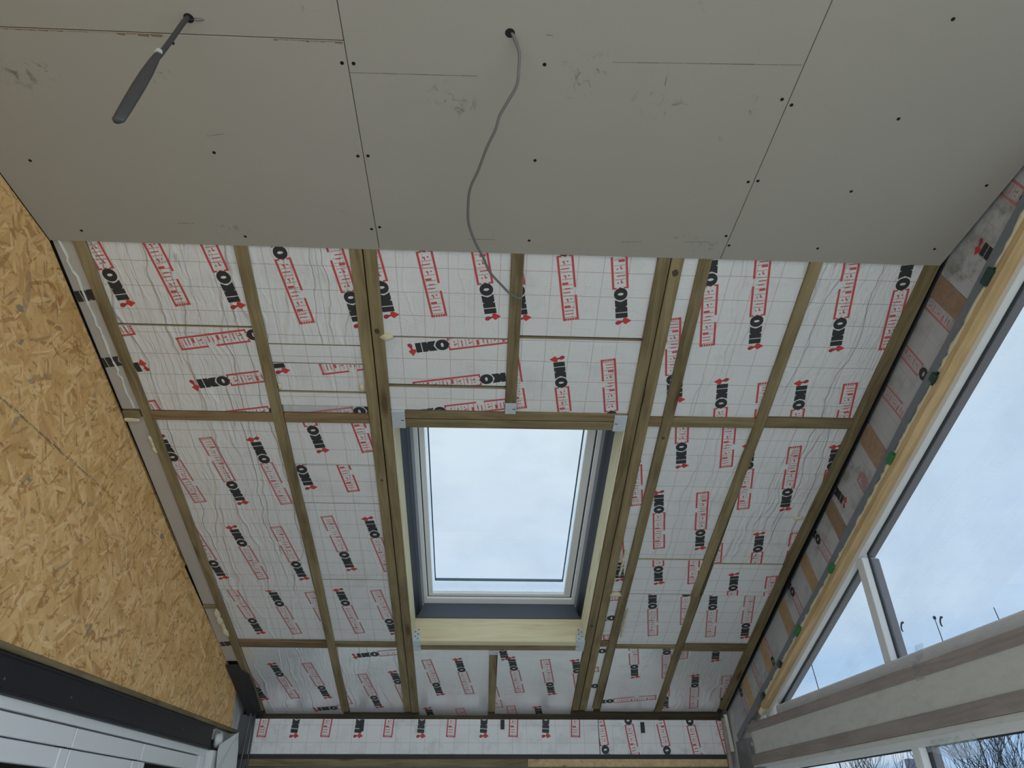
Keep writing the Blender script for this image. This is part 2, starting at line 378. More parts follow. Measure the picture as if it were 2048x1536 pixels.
LOGOS = [
 ('B1a',-100,-1.349,0.111),('B1a',80,-1.167,-0.017),('B1a',-100,-0.950,0.108),('B1b',170,-0.909,0.378),('B1b',-10,-1.028,0.597),
 ('B1b',170,-1.481,0.561),('B1b',-10,-1.611,0.783),('B1b',-10,-1.603,0.405),('B1b',170,-0.892,0.756),('B1c',80,-1.361,1.057),
 ('B1c',-100,-1.149,1.184),('B1c',80,-0.966,1.060),('B1c',-100,-1.363,1.761),('B1c',80,-1.180,1.641),('B1c',-100,-0.951,1.761),
 ('B1d',-100,-1.269,2.274),('B1d',80,-1.086,2.153),('B1d',-100,-0.866,2.291),('B1e',80,-1.208,2.880),('B1e',-100,-0.985,2.995),
 ('B1e',-100,-1.384,3.020),('B1e',-10,-0.915,3.266),('B2a',80,-0.725,0.048),('B2a',-100,-0.507,0.178),('B2c',170,-0.387,0.487),
 ('B2c',-100,-0.838,0.408),('B2e',170,-0.548,0.756),('B2f',-100,-0.736,0.838),('B2f',80,-0.556,0.713),('B2g',-100,-0.821,1.076),
 ('B2g',80,-0.647,0.969),('B2h',-100,-0.700,1.683),('B2h',80,-0.526,1.568),('B2i',80,-0.732,2.142),('B2i',-100,-0.517,2.269),
 ('B2j',-10,-0.600,2.625),('B2j',-100,-0.672,3.121),('B2j',80,-0.503,2.968),('B2j',80,-0.886,2.957),('B3a',-100,-0.391,0.133),
 ('B3a',80,-0.229,0.003),('B3a',-100,-0.012,0.130),('B3b',-10,-0.152,0.399),('B3b',170,-0.023,0.570),('B3c',-10,-0.169,0.737),
 ('B4a',80,0.266,0.006),('B4a',-100,0.482,0.136),('B4a',-100,0.104,0.133),('B4b',80,0.306,0.598),('B4b',-100,0.525,0.724),
 ('B4b',80,0.094,0.449),('B5a',-100,0.747,0.525),('B6a',80,0.809,0.110),('B6a',-100,1.017,0.238),('B6a',80,0.983,0.691),
 ('B6a',-100,0.765,0.516),('B6a',-100,1.182,0.823),('B7a',-100,1.339,0.238),('B7a',80,1.520,0.105),('B7a',80,1.311,0.689),
 ('B7a',-100,1.534,0.816),('B6b',-100,0.858,0.899),('B6b',80,1.041,0.772),('B6b',80,0.838,1.355),('B6b',-100,1.066,1.477),
 ('B5b',80,0.676,1.037),('B6b',80,1.188,1.047),('B6c',-100,0.906,1.764),('B6c',80,1.069,1.638),('B7b',-100,1.217,1.844),
 ('B7b',-100,1.411,1.172),('B7b',80,1.188,1.047),('B7b',80,1.391,1.636),('B7b',-100,1.592,1.751),('B7b',80,1.573,1.039),
 ('B7c',80,1.342,1.959),('B7c',-100,1.566,2.099),('B5b',-100,0.699,1.745),('B6d',80,0.940,2.140),('B6d',80,1.104,2.023),
 ('B7d',80,1.275,2.147),('B7d',-100,1.498,2.277),('B5c',-10,0.748,2.236),('B5c',-10,0.477,2.088),('B5c',170,0.974,2.393),
 ('B6e',-100,0.928,2.730),('B6e',80,1.105,2.610),('B7e',-100,1.385,2.531),('B7e',80,1.164,2.388),('B7e',80,1.352,2.987),
 ('B7e',-100,1.570,3.116),('B6e',-10,0.860,3.167),('B5d',-10,0.737,2.576),('B5d',-10,0.450,2.832),('B5d',-10,0.741,2.981),
 ('B7e',-100,1.185,3.111),('B3d',-100,-0.276,2.957),('B3d',80,-0.110,2.822),('B3d',80,-0.310,3.418),('B3d',-100,-0.082,3.546),
 ('B4d',-100,0.120,2.532),('B4d',80,0.206,2.798),('B4d',-100,0.430,2.941),('B4d',80,0.592,2.823),('B4d',80,0.076,2.996),
 ('B4d',80,0.401,3.393),('B4d',-100,0.247,3.504),('B0a',-10,-1.373,0.207),('B0a',-10,-1.381,0.507),('B0c',-10,-1.364,2.507),
 ]
WALL_LOGOS = [('a', -93, -1.364, 2.324), ('a', -93, -0.964, 2.325), ('a', -93, -0.568, 2.325), ('a', -93, -0.167, 2.326), ('a', -93, 0.233, 2.327), ('a', -93, 0.636, 2.327), ('a', 87, -1.17, 2.201), ('a', 87, -0.767, 2.202), ('a', 87, -0.368, 2.202), ('a', 87, 0.034, 2.203), ('a', 87, 0.435, 2.204), ('b', -82, 0.976, 2.129), ('b', 98, 1.204, 2.001), ('b', -82, 1.383, 2.126), ('b', 98, 0.807, 2.005), ('b', -82, 1.581, 2.156)]
GABLE_LOGOS = [(-88, -0.133, -0.257), (-91, 0.146, 0.007), (89, 0.37, -0.132), (-94, 0.571, 0.002), (92, 0.98, -0.37), (81, 1.174, 0.049), (-98, 1.465, -0.066), (-95, 1.897, -0.064), (81, 2.393, -0.132), (-100, 2.674, 0.015), (-93, 2.971, -0.055), (-99, 1.24, -0.011), (92, -0.333, -0.18)]
SCREWS = [(-1.382, 1.41), (-0.822, 1.358), (-0.396, 1.057), (-0.366, 1.057), (-0.398, 1.353), (-0.368, 1.351), (-1.369, 1.697), (-0.828, 1.702), (-0.396, 1.65), (-0.368, 1.64), (-0.818, 1.02), (0.134, 1.039), (0.131, 1.347), (0.135, 1.682), (0.796, 1.114), (0.829, 1.13), (0.799, 1.401), (0.828, 1.396), (0.802, 1.633), (0.826, 1.677), (1.136, 0.877), (1.149, 1.161), (1.137, 1.425), (1.55, 1.384), (1.138, 1.679), (1.546, 1.665)]
PENCIL = [[(-0.379, 1.083), (-0.042, 1.079)], [(0.311, 1.025), (0.814, 1.012)], [(0.132, 0.959), (0.149, 0.96)], [(0.462, 1.058), (0.464, 1.086)], [(-0.824, 1.3), (-0.774, 1.291)], [(-0.074, 1.683), (0.018, 1.682)], [(0.452, 1.676), (0.52, 1.671)], [(0.663, 1.667), (0.756, 1.663)], [(-1.035, 1.649), (-0.981, 1.649)], [(-0.745, 0.954), (-0.721, 0.953)]]
SMUDGES = [(-1.256, 1.127, 0.079, 0.064), (-1.179, 1.109, 0.039, 0.044), (-0.871, 1.111, 0.033, 0.022), (-0.909, 1.142, 0.027, 0.018), (-0.137, 1.139, 0.055, 0.063), (-0.076, 1.176, 0.042, 0.048), (0.431, 1.123, 0.082, 0.024), (0.48, 1.152, 0.083, 0.049), (0.725, 1.679, 0.069, 0.04), (0.667, 1.658, 0.068, 0.024), (-0.871, 1.674, 0.075, 0.038), (0.716, 1.143, 0.025, 0.048), (0.661, 1.24, 0.017, 0.02), (0.244, 1.064, 0.08, 0.09), (-0.477, 1.575, 0.013, 0.01), (-1.361, 1.722, 0.014, 0.019), (-0.463, 0.922, 0.037, 0.019), (0.536, 0.867, 0.049, 0.024)]
LOOSE_CABLE = [(0.046, 0.96, 3.269), (0.064, 0.987, 3.239), (0.065, 1.018, 3.214), (0.061, 1.053, 3.194), (0.038, 1.093, 3.179), (0.019, 1.127, 3.169), (0.009, 1.163, 3.159), (-0.014, 1.217, 3.151), (-0.037, 1.29, 3.145), (-0.059, 1.349, 3.141), (-0.066, 1.412, 3.139), (-0.065, 1.49, 3.141), (-0.045, 1.573, 3.145), (-0.02, 1.646, 3.151), (0.002, 1.722, 3.159), (0.039, 1.792, 3.169), (0.078, 1.86, 3.181), (0.107, 1.894, 3.191)]


# ------------------------------------------------------------------ printed lettering (flat print, cut to each board)
def rect(u0, u1, v0, v1): return [(u0, v0), (u1, v0), (u1, v1), (u0, v1)]
def ring_polys(cx, cy, a, b, ha, hb, n=20):
    P = []
    for k in range(n):
        t0, t1 = 2 * math.pi * k / n, 2 * math.pi * (k + 1) / n
        P.append([(cx + ha * math.cos(t0), cy + hb * math.sin(t0)), (cx + a * math.cos(t0), cy + b * math.sin(t0)), (cx + a * math.cos(t1), cy + b * math.sin(t1)), (cx + ha * math.cos(t1), cy + hb * math.sin(t1))])
    return P
def logo_polys():
    L = []
    # I, K, O : material 0
    L.append((0, [(-.127, -.0225), (-.105, -.0225), (-.104, .0225), (-.126, .0225)]))
    L.append((0, [(-.1015, -.0225), (-.0805, -.0225), (-.0800, .0225), (-.1005, .0225)]))
    L.append((0, [(-.0808, .0005), (-.0804, -.0150), (-.0735, -.0225), (-.0450, -.0225), (-.0520, -.010), (-.0560, .0005)]))
    L.append((0, [(-.0808, .0005), (-.0560, .0005), (-.0520, .010), (-.0450, .0225), (-.0745, .0225), (-.0804, .0150)]))
    for p in ring_polys(-.0225, 0, .0265, .0250, .0055, .0105): L.append((0, p))
    # little red mark in front of the I : 2 bright, 3 dark
    L.append((2, [(-.1290, -.0060), (-.1270, -.0150), (-.1345, -.0245), (-.1440, -.0365), (-.1500, -.0250), (-.1575, -.0130), (-.1500, -.0060), (-.1400, -.0030)]))
    L.append((3, [(-.1390, -.0040), (-.1465, -.0050), (-.1490, .003), (-.1560, .0130), (-.1545, .0225), (-.1450, .0250), (-.1385, .0185), (-.1370, .010), (-.1405, .003)]))
    # red band
    L.append((1, rect(0, .275, -.0300, -.0220)))
    L.append((1, rect(0, .134, .0220, .0300))); L.append((1, rect(.166, .275, .0220, .0300)))
    L.append((1, rect(.000, .0065, -.0225, -.012))); L.append((1, rect(.000, .0065, -.004, .006))); L.append((1, rect(.000, .0065, .014, .0225)))
    for k in range(5):
        a = -.0228 + k * .0093; L.append((1, rect(.2650, .275, a, a + .0072)))
    # gaps and counters that leave the letters e n e r t h e r m standing in foil
    lo, hi = -.0195, .0190
    u = .0115
    for ch, w in (('e', .0288), ('n', .0288), ('e', .0288), ('r', .0232), ('t', .0180), ('h', .0288), ('e', .0288), ('r', .0232), ('m', .0410)):
        if ch == 'e':
            L.append((1, rect(u + .0115, u + .0162, .0050, .0110))); L.append((1, rect(u + .0115, u + w - .0035, -.0065, -.0025))); L.append((1, rect(u + .0115, u + .0162, -.0110, -.0065)))
        if ch == 'n': L.append((1, rect(u + .0118, u + .0158, lo, .0110)))
        if ch == 'h': L.append((1, rect(u + .0118, u + .0158, lo, .0085)))
        if ch == 'r': L.append((1, rect(u + .0125, u + w - .0022, lo, .0030)))
        if ch == 't': L.append((1, rect(u + .0135, u + w - .0018, -.0110, .0085)))
        if ch == 'm': L.append((1, rect(u + .0105, u + .0140, lo, .0110))); L.append((1, rect(u + .0245, u + .0280, lo, .0110)))
        u += w
        L.append((1, rect(u - .0014, u + .0004, lo, hi)))
    return L
LOGO = logo_polys()
def clip(poly, rc):
    x0, x1, y0, y1 = rc
    for ax, lim, sg in ((0, x0, 1), (0, x1, -1), (1, y0, 1), (1, y1, -1)):
        out = []
        for i in range(len(poly)):
            a, b = poly[i - 1], poly[i]
            da, db = (a[ax] - lim) * sg, (b[ax] - lim) * sg
            if da >= 0: 
                if db < 0: t = da / (da - db); out.append((a[0] + (b[0] - a[0]) * t, a[1] + (b[1] - a[1]) * t))
            if da < 0 <= db: t = da / (da - db); out.append((a[0] + (b[0] - a[0]) * t, a[1] + (b[1] - a[1]) * t))
            if db >= 0: out.append(b)
        poly = out
        if len(poly) < 3: return None
    return poly
PRINT = ['ink', 'red', 'bright_red', 'dark_red']
def print_mesh(placed, rc, ydown, to3, parent, faded=False):
    """placed: (angle, x, y) of each logo on a board's face, rc the face's rectangle, to3 maps (x, y) to the board's 3D coordinates"""
    mb = MB()
    for ang, x, y in placed:
        a = math.radians(ang); d = (math.cos(a), math.sin(a)); up = (d[1], -d[0]) if ydown else (-d[1], d[0])
        for mi, P in LOGO:
            q = clip([(x + u * d[0] + v * up[0], y + u * d[1] + v * up[1]) for u, v in P], rc)
            if q: mb.face([to3(*p) for p in q], mi)
    if mb.f:
        mats = [M[k] for k in PRINT]
        if faded: mats[1] = M['redfaded']
        mb.build('printed_lettering', mats, parent)

# ------------------------------------------------------------------ setting: ground, floor, ceiling, roof, walls
def structure(name, mat=None): return empty(name, mat, kind='structure')
gr = MB().box(-80, 80, -80, 120, -.35, -.12).build('ground', M['paving']); tag(gr, kind='structure')
fl = MB().box(-1.72, 1.78, -1.9, 5.05, -.12, 0).build('floor', M['concrete']); tag(fl, kind='structure')

M['board'] = plasterboard_material()
ceiling = structure('ceiling', T(0, 0, 0))
XL, XS1, XS2, XR = -1.499, -.3815, .8165, 1.615
pb = []
for (x0, x1, y0, y1) in ((XL, XS1 - .001, .9975, Y0), (XL, XS1 - .001, -1.9, .995), (XS1 + .001, XS2 - .001, -1.9, Y0), (XS2 + .001, XR, -1.9, Y0)):
    b = MB().box(x0, x1, y0, y1, ZC, ZC + .0125).build('plasterboard', M['board'], ceiling, bevel=.0012)
    pb.append(((x0, x1, y0, y1), b))
MB().box(XL, XR, -1.9, Y0 - .03, ZC + .014, ZC + .05).build('dark_backing', M['hole'], ceiling)  # one near-black slab above all the boards, behind their joints
def board_at(x, y):
    for (x0, x1, y0, y1), b in pb:
        if x0 <= x <= x1 and y0 <= y <= y1: return b
    return pb[2][1]
scm = None
for (x, y) in SCREWS:
    if scm is None:
        s0 = MB(); s0.tube([(0, 0, .0008), (0, 0, -.0006)], .0052, 10); s0.disc((0, 0, -.0008), .0025, n=6, mi=0)
        so = s0.build('drywall_screw', M['screw'], board_at(x, y)); scm = so.data
    else:
        so = D.objects.new('drywall_screw', scm); COL.objects.link(so); so.parent = board_at(x, y)
    so.location = (x, y, ZC)
for (a, b) in PENCIL:
    A, B = Vector((*a, 0)), Vector((*b, 0)); d = (B - A).normalized(); w = Vector((-d.y, d.x, 0)) * .0011
    mb = MB(); n = 8
    for k in range(n):
        p, q = A.lerp(B, k / n), A.lerp(B, (k + .96) / n); ww = w * (.5 + .7 * rnd.random())
        mb.face([(v.x, v.y, ZC - .0004) for v in (p - ww, q - ww, q + ww, p + ww)])
    mb.build('pencil_mark', M['paint'], board_at(*a))
# torn paper along the end joint of the first two boards
mb = MB()
def torn(x0, x1, w):
    x = x0
    while x < x1:
        l = rnd.uniform(.01, .035); h = w * rnd.uniform(.25, 1.0)
        mb.face([(x, .9985, ZC - .0006), (min(x + l, x1), .9985, ZC - .0006), (min(x + l * .9, x1), .9985 + h, ZC - .0006), (x + l * .15, .9985 + h * .8, ZC - .0006)])
        x += l
torn(-1.24, -1.02, .004); torn(-1.02, -.95, .0015); torn(-.95, -.835, .009); torn(-.56, -.385, .006)
mb.build('torn_paper_edge', M['torn'], pb[0][1])
for (hx, hy) in ((-.754, .9535), (.040, .958)):
    MB().disc((hx, hy, ZC - .0007), .0125, n=16).build('cable_hole', M['hole'], board_at(hx, hy))

roof = structure('roof', RM)
BX = {'0': (-1.497, -1.424), '1': (-1.381, -.884), '2': (-.839, -.486), '3': (-.394, .078), '4': (.123, .598), '5': (.691, .745), '6': (.790, 1.1455), '7': (1.189, 1.5635)}
ROWS = [('B0a', -.25, .763), ('B0b', .803, 2.139), ('B0c', 2.171, 2.71),
        ('B1a', -.25, .338), ('B1b', .343, .761), ('B1c', .813, 2.007), ('B1d', 2.0105, 2.480), ('B1e', 2.547, 3.353),
        ('B2a', -.25, .414), ('B2b', .417, .504), ('B2c', .507, .646), ('B2d', .650, .719), ('B2e', .7225, .761), ('B2f', .813, 1.0625), ('B2g', 1.065, 1.319), ('B2h', 1.323, 1.910), ('B2i', 1.9125, 2.494), ('B2j', 2.541, 3.333),
        ('B3a', -.25, .367), ('B3b', .370, .600), ('B3c', .614, .735), ('B4a', -.25, .352), ('B4b', .364, .735),
        ('B3d', 2.563, 3.371), ('B4d', 2.563, 3.347),
        ('B5a', -.25, .745), ('B5b', .799, 1.990), ('B5c', 2.022, 2.466), ('B5d', 2.518, 3.31),
        ('B6a', -.25, .745), ('B6b', .799, 1.706), ('B6c', 1.709, 2.002), ('B6d', 2.006, 2.500), ('B6e', 2.536, 3.311),
        ('B7a', -.25, .734), ('B7b', .792, 1.731), ('B7c', 1.7345, 2.006), ('B7d', 2.012, 2.484), ('B7e', 2.558, 3.306)]
CREASE = {'B1a': 1.0, 'B1b': 1.0, 'B1c': .8, 'B1d': .35, 'B2a': .65, 'B2c': .45, 'B7a': .9, 'B7b': .9, 'B6a': .4, 'B6b': .5, 'B2e': .3, 'B7e': .5, 'B1e': .4, 'B2j': .4, 'B3a': .18, 'B2f': .2, 'B2h': .15}
for key, s0, s1 in ROWS:
    s0 += .0012; s1 -= .0012
    x0, x1 = BX[key[1]]
    if key == 'B3d': x1 = .056
    if key == 'B4d': x0 = .100
    dz = rnd.uniform(-.002, .003)
    if key in ('B2b', 'B2d', 'B1b', 'B6c', 'B7c'): dz -= .004
    z = .010 + dz
    e = .0012
    mb = MB()
    n = 6
    for k in range(n):      # a slightly wavy slab: foil below, beige foam at the cut edges
        a, b = s0 + (s1 - s0) * k / n, s0 + (s1 - s0) * (k + 1) / n
        mb.box(x0 + (0 if k else 0), x1, a, b, z, z + .045, 0, [0, 0, 1, 1, 1, 1])
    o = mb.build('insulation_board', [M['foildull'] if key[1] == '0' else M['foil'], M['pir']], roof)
    low = key[2] in 'e' or key in ('B2j', 'B3d', 'B4d', 'B5d')
    o.color = (CREASE.get(key, .10), .65 if low else .10, 0, 1)
    print_mesh([(a, x, y) for (bk, a, x, y) in LOGOS if bk == key], (x0 + .001, x1 - .001, s0 + .001, s1 - .001), True, lambda x, y, z=z: (x, y, z - .0006), o, faded=low or key in ('B1c', 'B1d', 'B2h', 'B2i', 'B6d', 'B7d'))
# torn white edge running down the narrow strip beside the strand board
zz = MB(); q = random.Random(3); pp = []; sx = .0
while sx < .76: pp.append((-1.470 + .052 * sx * .6 + q.uniform(-.006, .006), sx)); sx += q.uniform(.015, .045)
for a, b in zip(pp, pp[1:]):
    w = q.uniform(.0012, .0035); zz.hexa([(a[0] - w, a[1], .0055), (a[0] + w, a[1], .0055), (b[0] + w, b[1], .0055), (b[0] - w, b[1], .0055), (a[0] - w, a[1], .0105), (a[0] + w, a[1], .0105), (b[0] + w, b[1], .0105), (b[0] - w, b[1], .0105)])
zz.build('torn_foil_edge', M['white'], roof)
deck = MB()
for (x0, x1, s0, s1) in ((-1.75, -.47, -2.05, 3.9), (.67, 1.86, -2.05, 3.9), (-.47, .67, -2.05, .80), (-.47, .67, 2.50, 3.9)):
    deck.box(x0, x1, s0, s1, .215, .25)
for (x0, x1, s0, s1) in ((-1.75, -.487, -2.05, 3.9), (.69, 1.63, -2.05, 3.9), (-.487, .69, -2.05, .74), (-.487, .69, 2.56, 3.9)):
    deck.box(x0, x1, s0, s1, .062, .07)
deck.build('roof_deck', M['deck'], roof)
# rear half of the roof, over the flat ceiling
rear = MB().hexa([(-1.75, -2.0, 3.30), (1.86, -2.0, 3.30), (1.86, -.15, 4.16), (-1.75, -.15, 4.16), (-1.75, -2.0, 3.36), (1.86, -2.0, 3.36), (1.86, -.15, 4.22), (-1.75, -.15, 4.22)])
rear.build('rear_roof_deck', M['deck'], roof).matrix_parent_inverse = RM.inverted()

# left wall: strand board gable over the steel, foil behind
wl = structure('wall_left')
def nz(y, n): return ZC - (y - Y0) * sS / cS + n / cS        # height at distance y of a line n above the slope
osb_frame = Matrix(((0, 0, -1, 0), (1, 0, 0, 0), (0, 1, 0, 0), (0, 0, 0, 1)))   # local x = room depth, local y = up
for k, pts in enumerate(([(-1.9, 2.701), (3.44, 2.701), (3.42, nz(3.42, -.006)), (Y0, nz(Y0, -.002)), (-1.9, ZC)], [(-1.9, 2.080), (4.655, 2.070), (4.60, 2.322), (3.443, nz(3.443, -.006)), (3.445, 2.6995), (-1.9, 2.6995)])):
    mb = MB(); mb.prism(pts, 1.500, 1.518, 'z')
    o = mb.build('strand_board', M['osb'], wl); o.matrix_local = osb_frame
mb = MB(); q = random.Random(9)
sm_ = [((-.9, .2), 0)]
for k in range(26):
    a, b = 1.75 + .76 * k / 26, 1.75 + .76 * (k + .75 + .2 * q.random()) / 26; zc = 2.7055 + .002 * q.uniform(-1, 1); w = q.uniform(.0010, .0024)
    mb.face([(a, zc - w, 1.4995), (b, zc - w, 1.4995), (b, zc + w, 1.4995), (a, zc + w, 1.4995)])
o = mb.build('pencil_line', M['paint'], wl); o.matrix_local = osb_frame
for (y, z, rx, rz) in ((1.765, 2.985, .022, .016), (1.83, 2.90, .012, .018), (1.80, 2.49, .020, .030), (3.12, 2.72, .030, .018), (2.60, 2.35, .018, .006), (2.76, 2.22, .014, .030), (2.45, 2.60, .007, .020), (2.12, 2.55, .016, .010)):
    n = 10; mb = MB(); mb.face([(y + rx * q.uniform(.6, 1) * math.cos(6.283 * k / n) + .3 * rz * math.sin(6.283 * k / n), z + rz * q.uniform(.6, 1) * math.sin(6.283 * k / n), 1.4994) for k in range(n)])
    o = mb.build('grey_smudge', M['osbgrey'], wl); o.matrix_local = osb_frame
MB().box(-1.56, -1.535, 4.0, 4.95, 2.0, 2.45).build('insulation_board', M['foilwall'], wl)
MB().box(-1.70, -1.60, -1.9, 5.05, 2.0, 3.9).build('wall_core', M['block'], wl)
MB().box(-1.72, -1.56, 4.40, 5.05, 0, 2.02).build('wall_core', M['block'], wl)
MB().box(-1.72, -1.50, -1.9, 1.2, 0, 2.0).build('wall_core', M['plaster'], wl)

# far wall
wb = structure('wall_back')
mb = MB()
for b in ((-1.72, 1.86, 1.862, 2.40), (-1.72, -1.25, 0, 1.862), (1.35, 1.86, 0, 1.862), (-1.25, 1.35, 0, .5)): mb.box(b[0], b[1], 5.03, 5.16, b[2], b[3])
mb.build('blockwork', M['block'], wb)
w4 = structure('unseen_window_4')  # out of view, added to bring daylight to the far end
for b in ((-1.25, 1.35, 1.80, 1.862), (-1.25, 1.35, .5, .56), (-1.25, -1.19, .56, 1.80), (1.29, 1.35, .56, 1.80), (.02, .08, .56, 1.80)):
    MB().box(b[0], b[1], 5.06, 5.12, b[2], b[3]).build('frame', M['pvc'], w4, bevel=.002)
for b in ((-1.19, .02), (.08, 1.29)): MB().box(b[0], b[1], 5.09, 5.094, .56, 1.80).build('pane', M['glass'], w4)
for key, x0, x1 in (('a', -1.445, .772), ('b', .777, 1.600)):
    z0, z1, yw = 1.956, 2.155, 4.885
    mb = MB(); mb.prism([(x0, z0), (x1, z0), (x1, z1), (x0, z1)], 0, .05, 'z')
    o = mb.build('insulation_board', M['foilwall'], wb); o.matrix_local = Matrix(((1, 0, 0, 0), (0, 0, 1, yw + (.004 if key == 'b' else 0)), (0, 1, 0, 0), (0, 0, 0, 1)))
    print_mesh([(a, x, z) for (bk, a, x, z) in WALL_LOGOS if bk == key], (x0, x1, z0, z1), False, lambda x, z: (x, z, -.0006), o)
MB().box(-1.56, -1.447, 4.892, 4.935, 1.87, 2.18).build('membrane', M['darkgrey'], wb)

# right wall: strip of foil board and timber packers under the roof edge, core behind
GX = 1.626
wr = structure('wall_right')
GM = Matrix(((0, 0, 1, GX), (-cS, sS, 0, Y0), (sS, cS, 0, ZC), (0, 0, 0, 1)))   # local x = up the slope (-s), y = normal to the roof, z = outwards
cells = [.033, .117, .752, .852, 1.222, 1.310, 1.622, 1.707, 2.012, 2.106, 2.408, 2.492, 2.798, 2.892]
prev = -1.6
for k in range(0, len(cells) + 1, 2):
    nxt = cells[k] if k < len(cells) else 3.20
    x0, x1 = -nxt + .002, -prev - .002
    mb = MB(); mb.prism([(x0, -.200), (x1, -.200), (x1, .03), (x0, .03)], .003 + .002 * (k % 3), .04, 'z')
    o = mb.build('insulation_board', M['foilgable'], wr); o.matrix_local = GM
    print_mesh([(180 - a, -s, n) for (a, s, n) in GABLE_LOGOS if prev <= s <= nxt], (x0, x1, -.200, .03), False, lambda x, y, z=.003 + .002 * (k % 3): (x, y, z - .0006), o, faded=True)
    if k < len(cells):
        c0, c1 = cells[k], cells[k + 1]
        mb = MB(); mb.prism([(-c1, -.200), (-c0, -.200), (-c0, .03), (-c1, .03)], 0.0, .04, 'z')
        o = mb.build('timber_packer', M['stud'] if k < 6 else M['stud_orange'], wr, bevel=.0015); o.matrix_local = GM @ T(0, 0, 0)
        prev = c1
wrc = MB()
wrc.prism([(-1.9, 3.6), (-1.9, 3.12), (.24, 3.12), (.24, 2.0), (.30, 2.0), (.30, nz(.30, -.23)), (4.95, nz(4.95, -.23)), (4.95, nz(4.95, .2)), (-.05, 4.05)], 1.668, 1.76, 'x')  # left open behind the camera to let in more sky light
wrc.box(1.64, 1.76, 4.50, 5.05, 0, 2.3); wrc.box(1.64, 1.76, -1.9, -1.7, 0, 3.3)
wrc.build('wall_core', M['plaster'], wr)

# wall behind the camera: unseen wide opening between two piers, added to let daylight in
wf = structure('wall_front')
mb = MB(); mb.box(-1.72, -1.45, -2.0, -1.85, 0, 3.12); mb.box(1.5, 1.78, -2.0, -1.85, 0, 3.12); mb.box(-1.72, 1.78, -2.0, -1.85, 3.12, 3.36)
mb.build('light_opening_surround', M['plaster'], wf)

# ------------------------------------------------------------------ roof window (window_1)
w1 = structure('window_1', RM)
OX0, OX1, OS0, OS1 = -.393, .597, .827, 2.467
def ring(mb, a, za, b, zb, mi=0):
    """a, b = (x0, x1, s0, s1) rectangles at heights za, zb: the four sloping faces between them"""
    A = [(a[0], a[2], za), (a[1], a[2], za), (a[1], a[3], za), (a[0], a[3], za)]; B = [(b[0], b[2], zb), (b[1], b[2], zb), (b[1], b[3], zb), (b[0], b[3], zb)]
    for k in range(4): mb.face([A[k], A[(k + 1) % 4], B[(k + 1) % 4], B[k]], mi)
r0 = (-.390, .594, .830, 2.469); r1 = (-.366, .574, .85, 2.462); r2 = (-.343, .556, .87, 2.452)
mb = MB(); ring(mb, r0, .150, r1, .205); ring(mb, (r0[0] - .03, r0[1] + .03, r0[2] - .03, r0[3] + .03), .205, r0, .150)
mb.build('lining', M['darkframe'], w1)
mb = MB(); ring(mb, r1, .205, r2, .238); mb.build('lining', M['greyframe'], w1)
for xa, xb in ((-.3545, -.3445), (.5575, .5665)):
    MB().box(xa, xb, .87, 2.452, .2195, .2365).build('lit_side_strip', M['lit_strip'], w1)  # lighter strips paint the light on the sides of the lining
mb = MB(); mb.box(-.384, .588, 2.4665, 2.4705, .150, .236); mb.hexa([(-.378, 2.466, .150), (.582, 2.466, .150), (.556, 2.450, .239), (-.343, 2.450, .239), (-.378, 2.472, .150), (.582, 2.472, .150), (.556, 2.456, .239), (-.343, 2.456, .239)])
mb.build('lower_lining', M['greyframe'], w1)
f0 = (-.345, .558, .868, 2.454); f1 = (-.325, .538, .89, 2.405); f2 = (-.316, .526, .90, 2.392); f3 = (-.292, .489, .93, 2.372)
mb = MB(); ring(mb, f0, .238, f1, .240); ring(mb, f1, .240, (f1[0] + .002, f1[1] - .002, f1[2] + .002, f1[3] - .002), .252)
ring(mb, f0, .238, f0, .30); mb.build('outer_frame', M['pvc'], w1)
mb = MB(); q1 = (f1[0] + .002, f1[1] - .002, f1[2] + .002, f1[3] - .002); ring(mb, q1, .253, f2, .255); mb.build('frame_gasket', M['gasket'], w1)
mb = MB(); ring(mb, f2, .250, f3, .252); ring(mb, f3, .252, f3, .270); mb.build('sash', M['pvc'], w1)
g0 = (-.274, .473, .95, 2.287)
mb = MB(); ring(mb, (f3[0] - .02, f3[1] + .02, f3[2] - .02, f3[3] + .02), .286, (g0[0] - .004, g0[1] + .004, g0[2] - .004, g0[3] + .004), .288); mb.build('outer_pane_edge', M['glassedge'], w1)
mb = MB(); ring(mb, (g0[0] - .005, g0[1] + .005, g0[2] - .005, g0[3] + .006), .2855, g0, .2865); ring(mb, g0, .2865, g0, .30); mb.build('spacer_bar', M['spacer'], w1)
mb = MB(); mb.box(f3[0] - .01, f3[1] + .01, f3[2] - .01, f3[3] + .01, .268, .272); mb.build('pane', M['glassroof'], w1)
mb = MB()
for (x0, x1, s0, s1) in ((-.50, f0[0], .78, 2.56), (f0[1], .70, .78, 2.56), (f0[0], f0[1], .78, f0[2]), (f0[0], f0[1], f0[3], 2.56)): mb.box(x0, x1, s0, s1, .240, .30)
mb.build('flashing', M['darkframe'], w1)

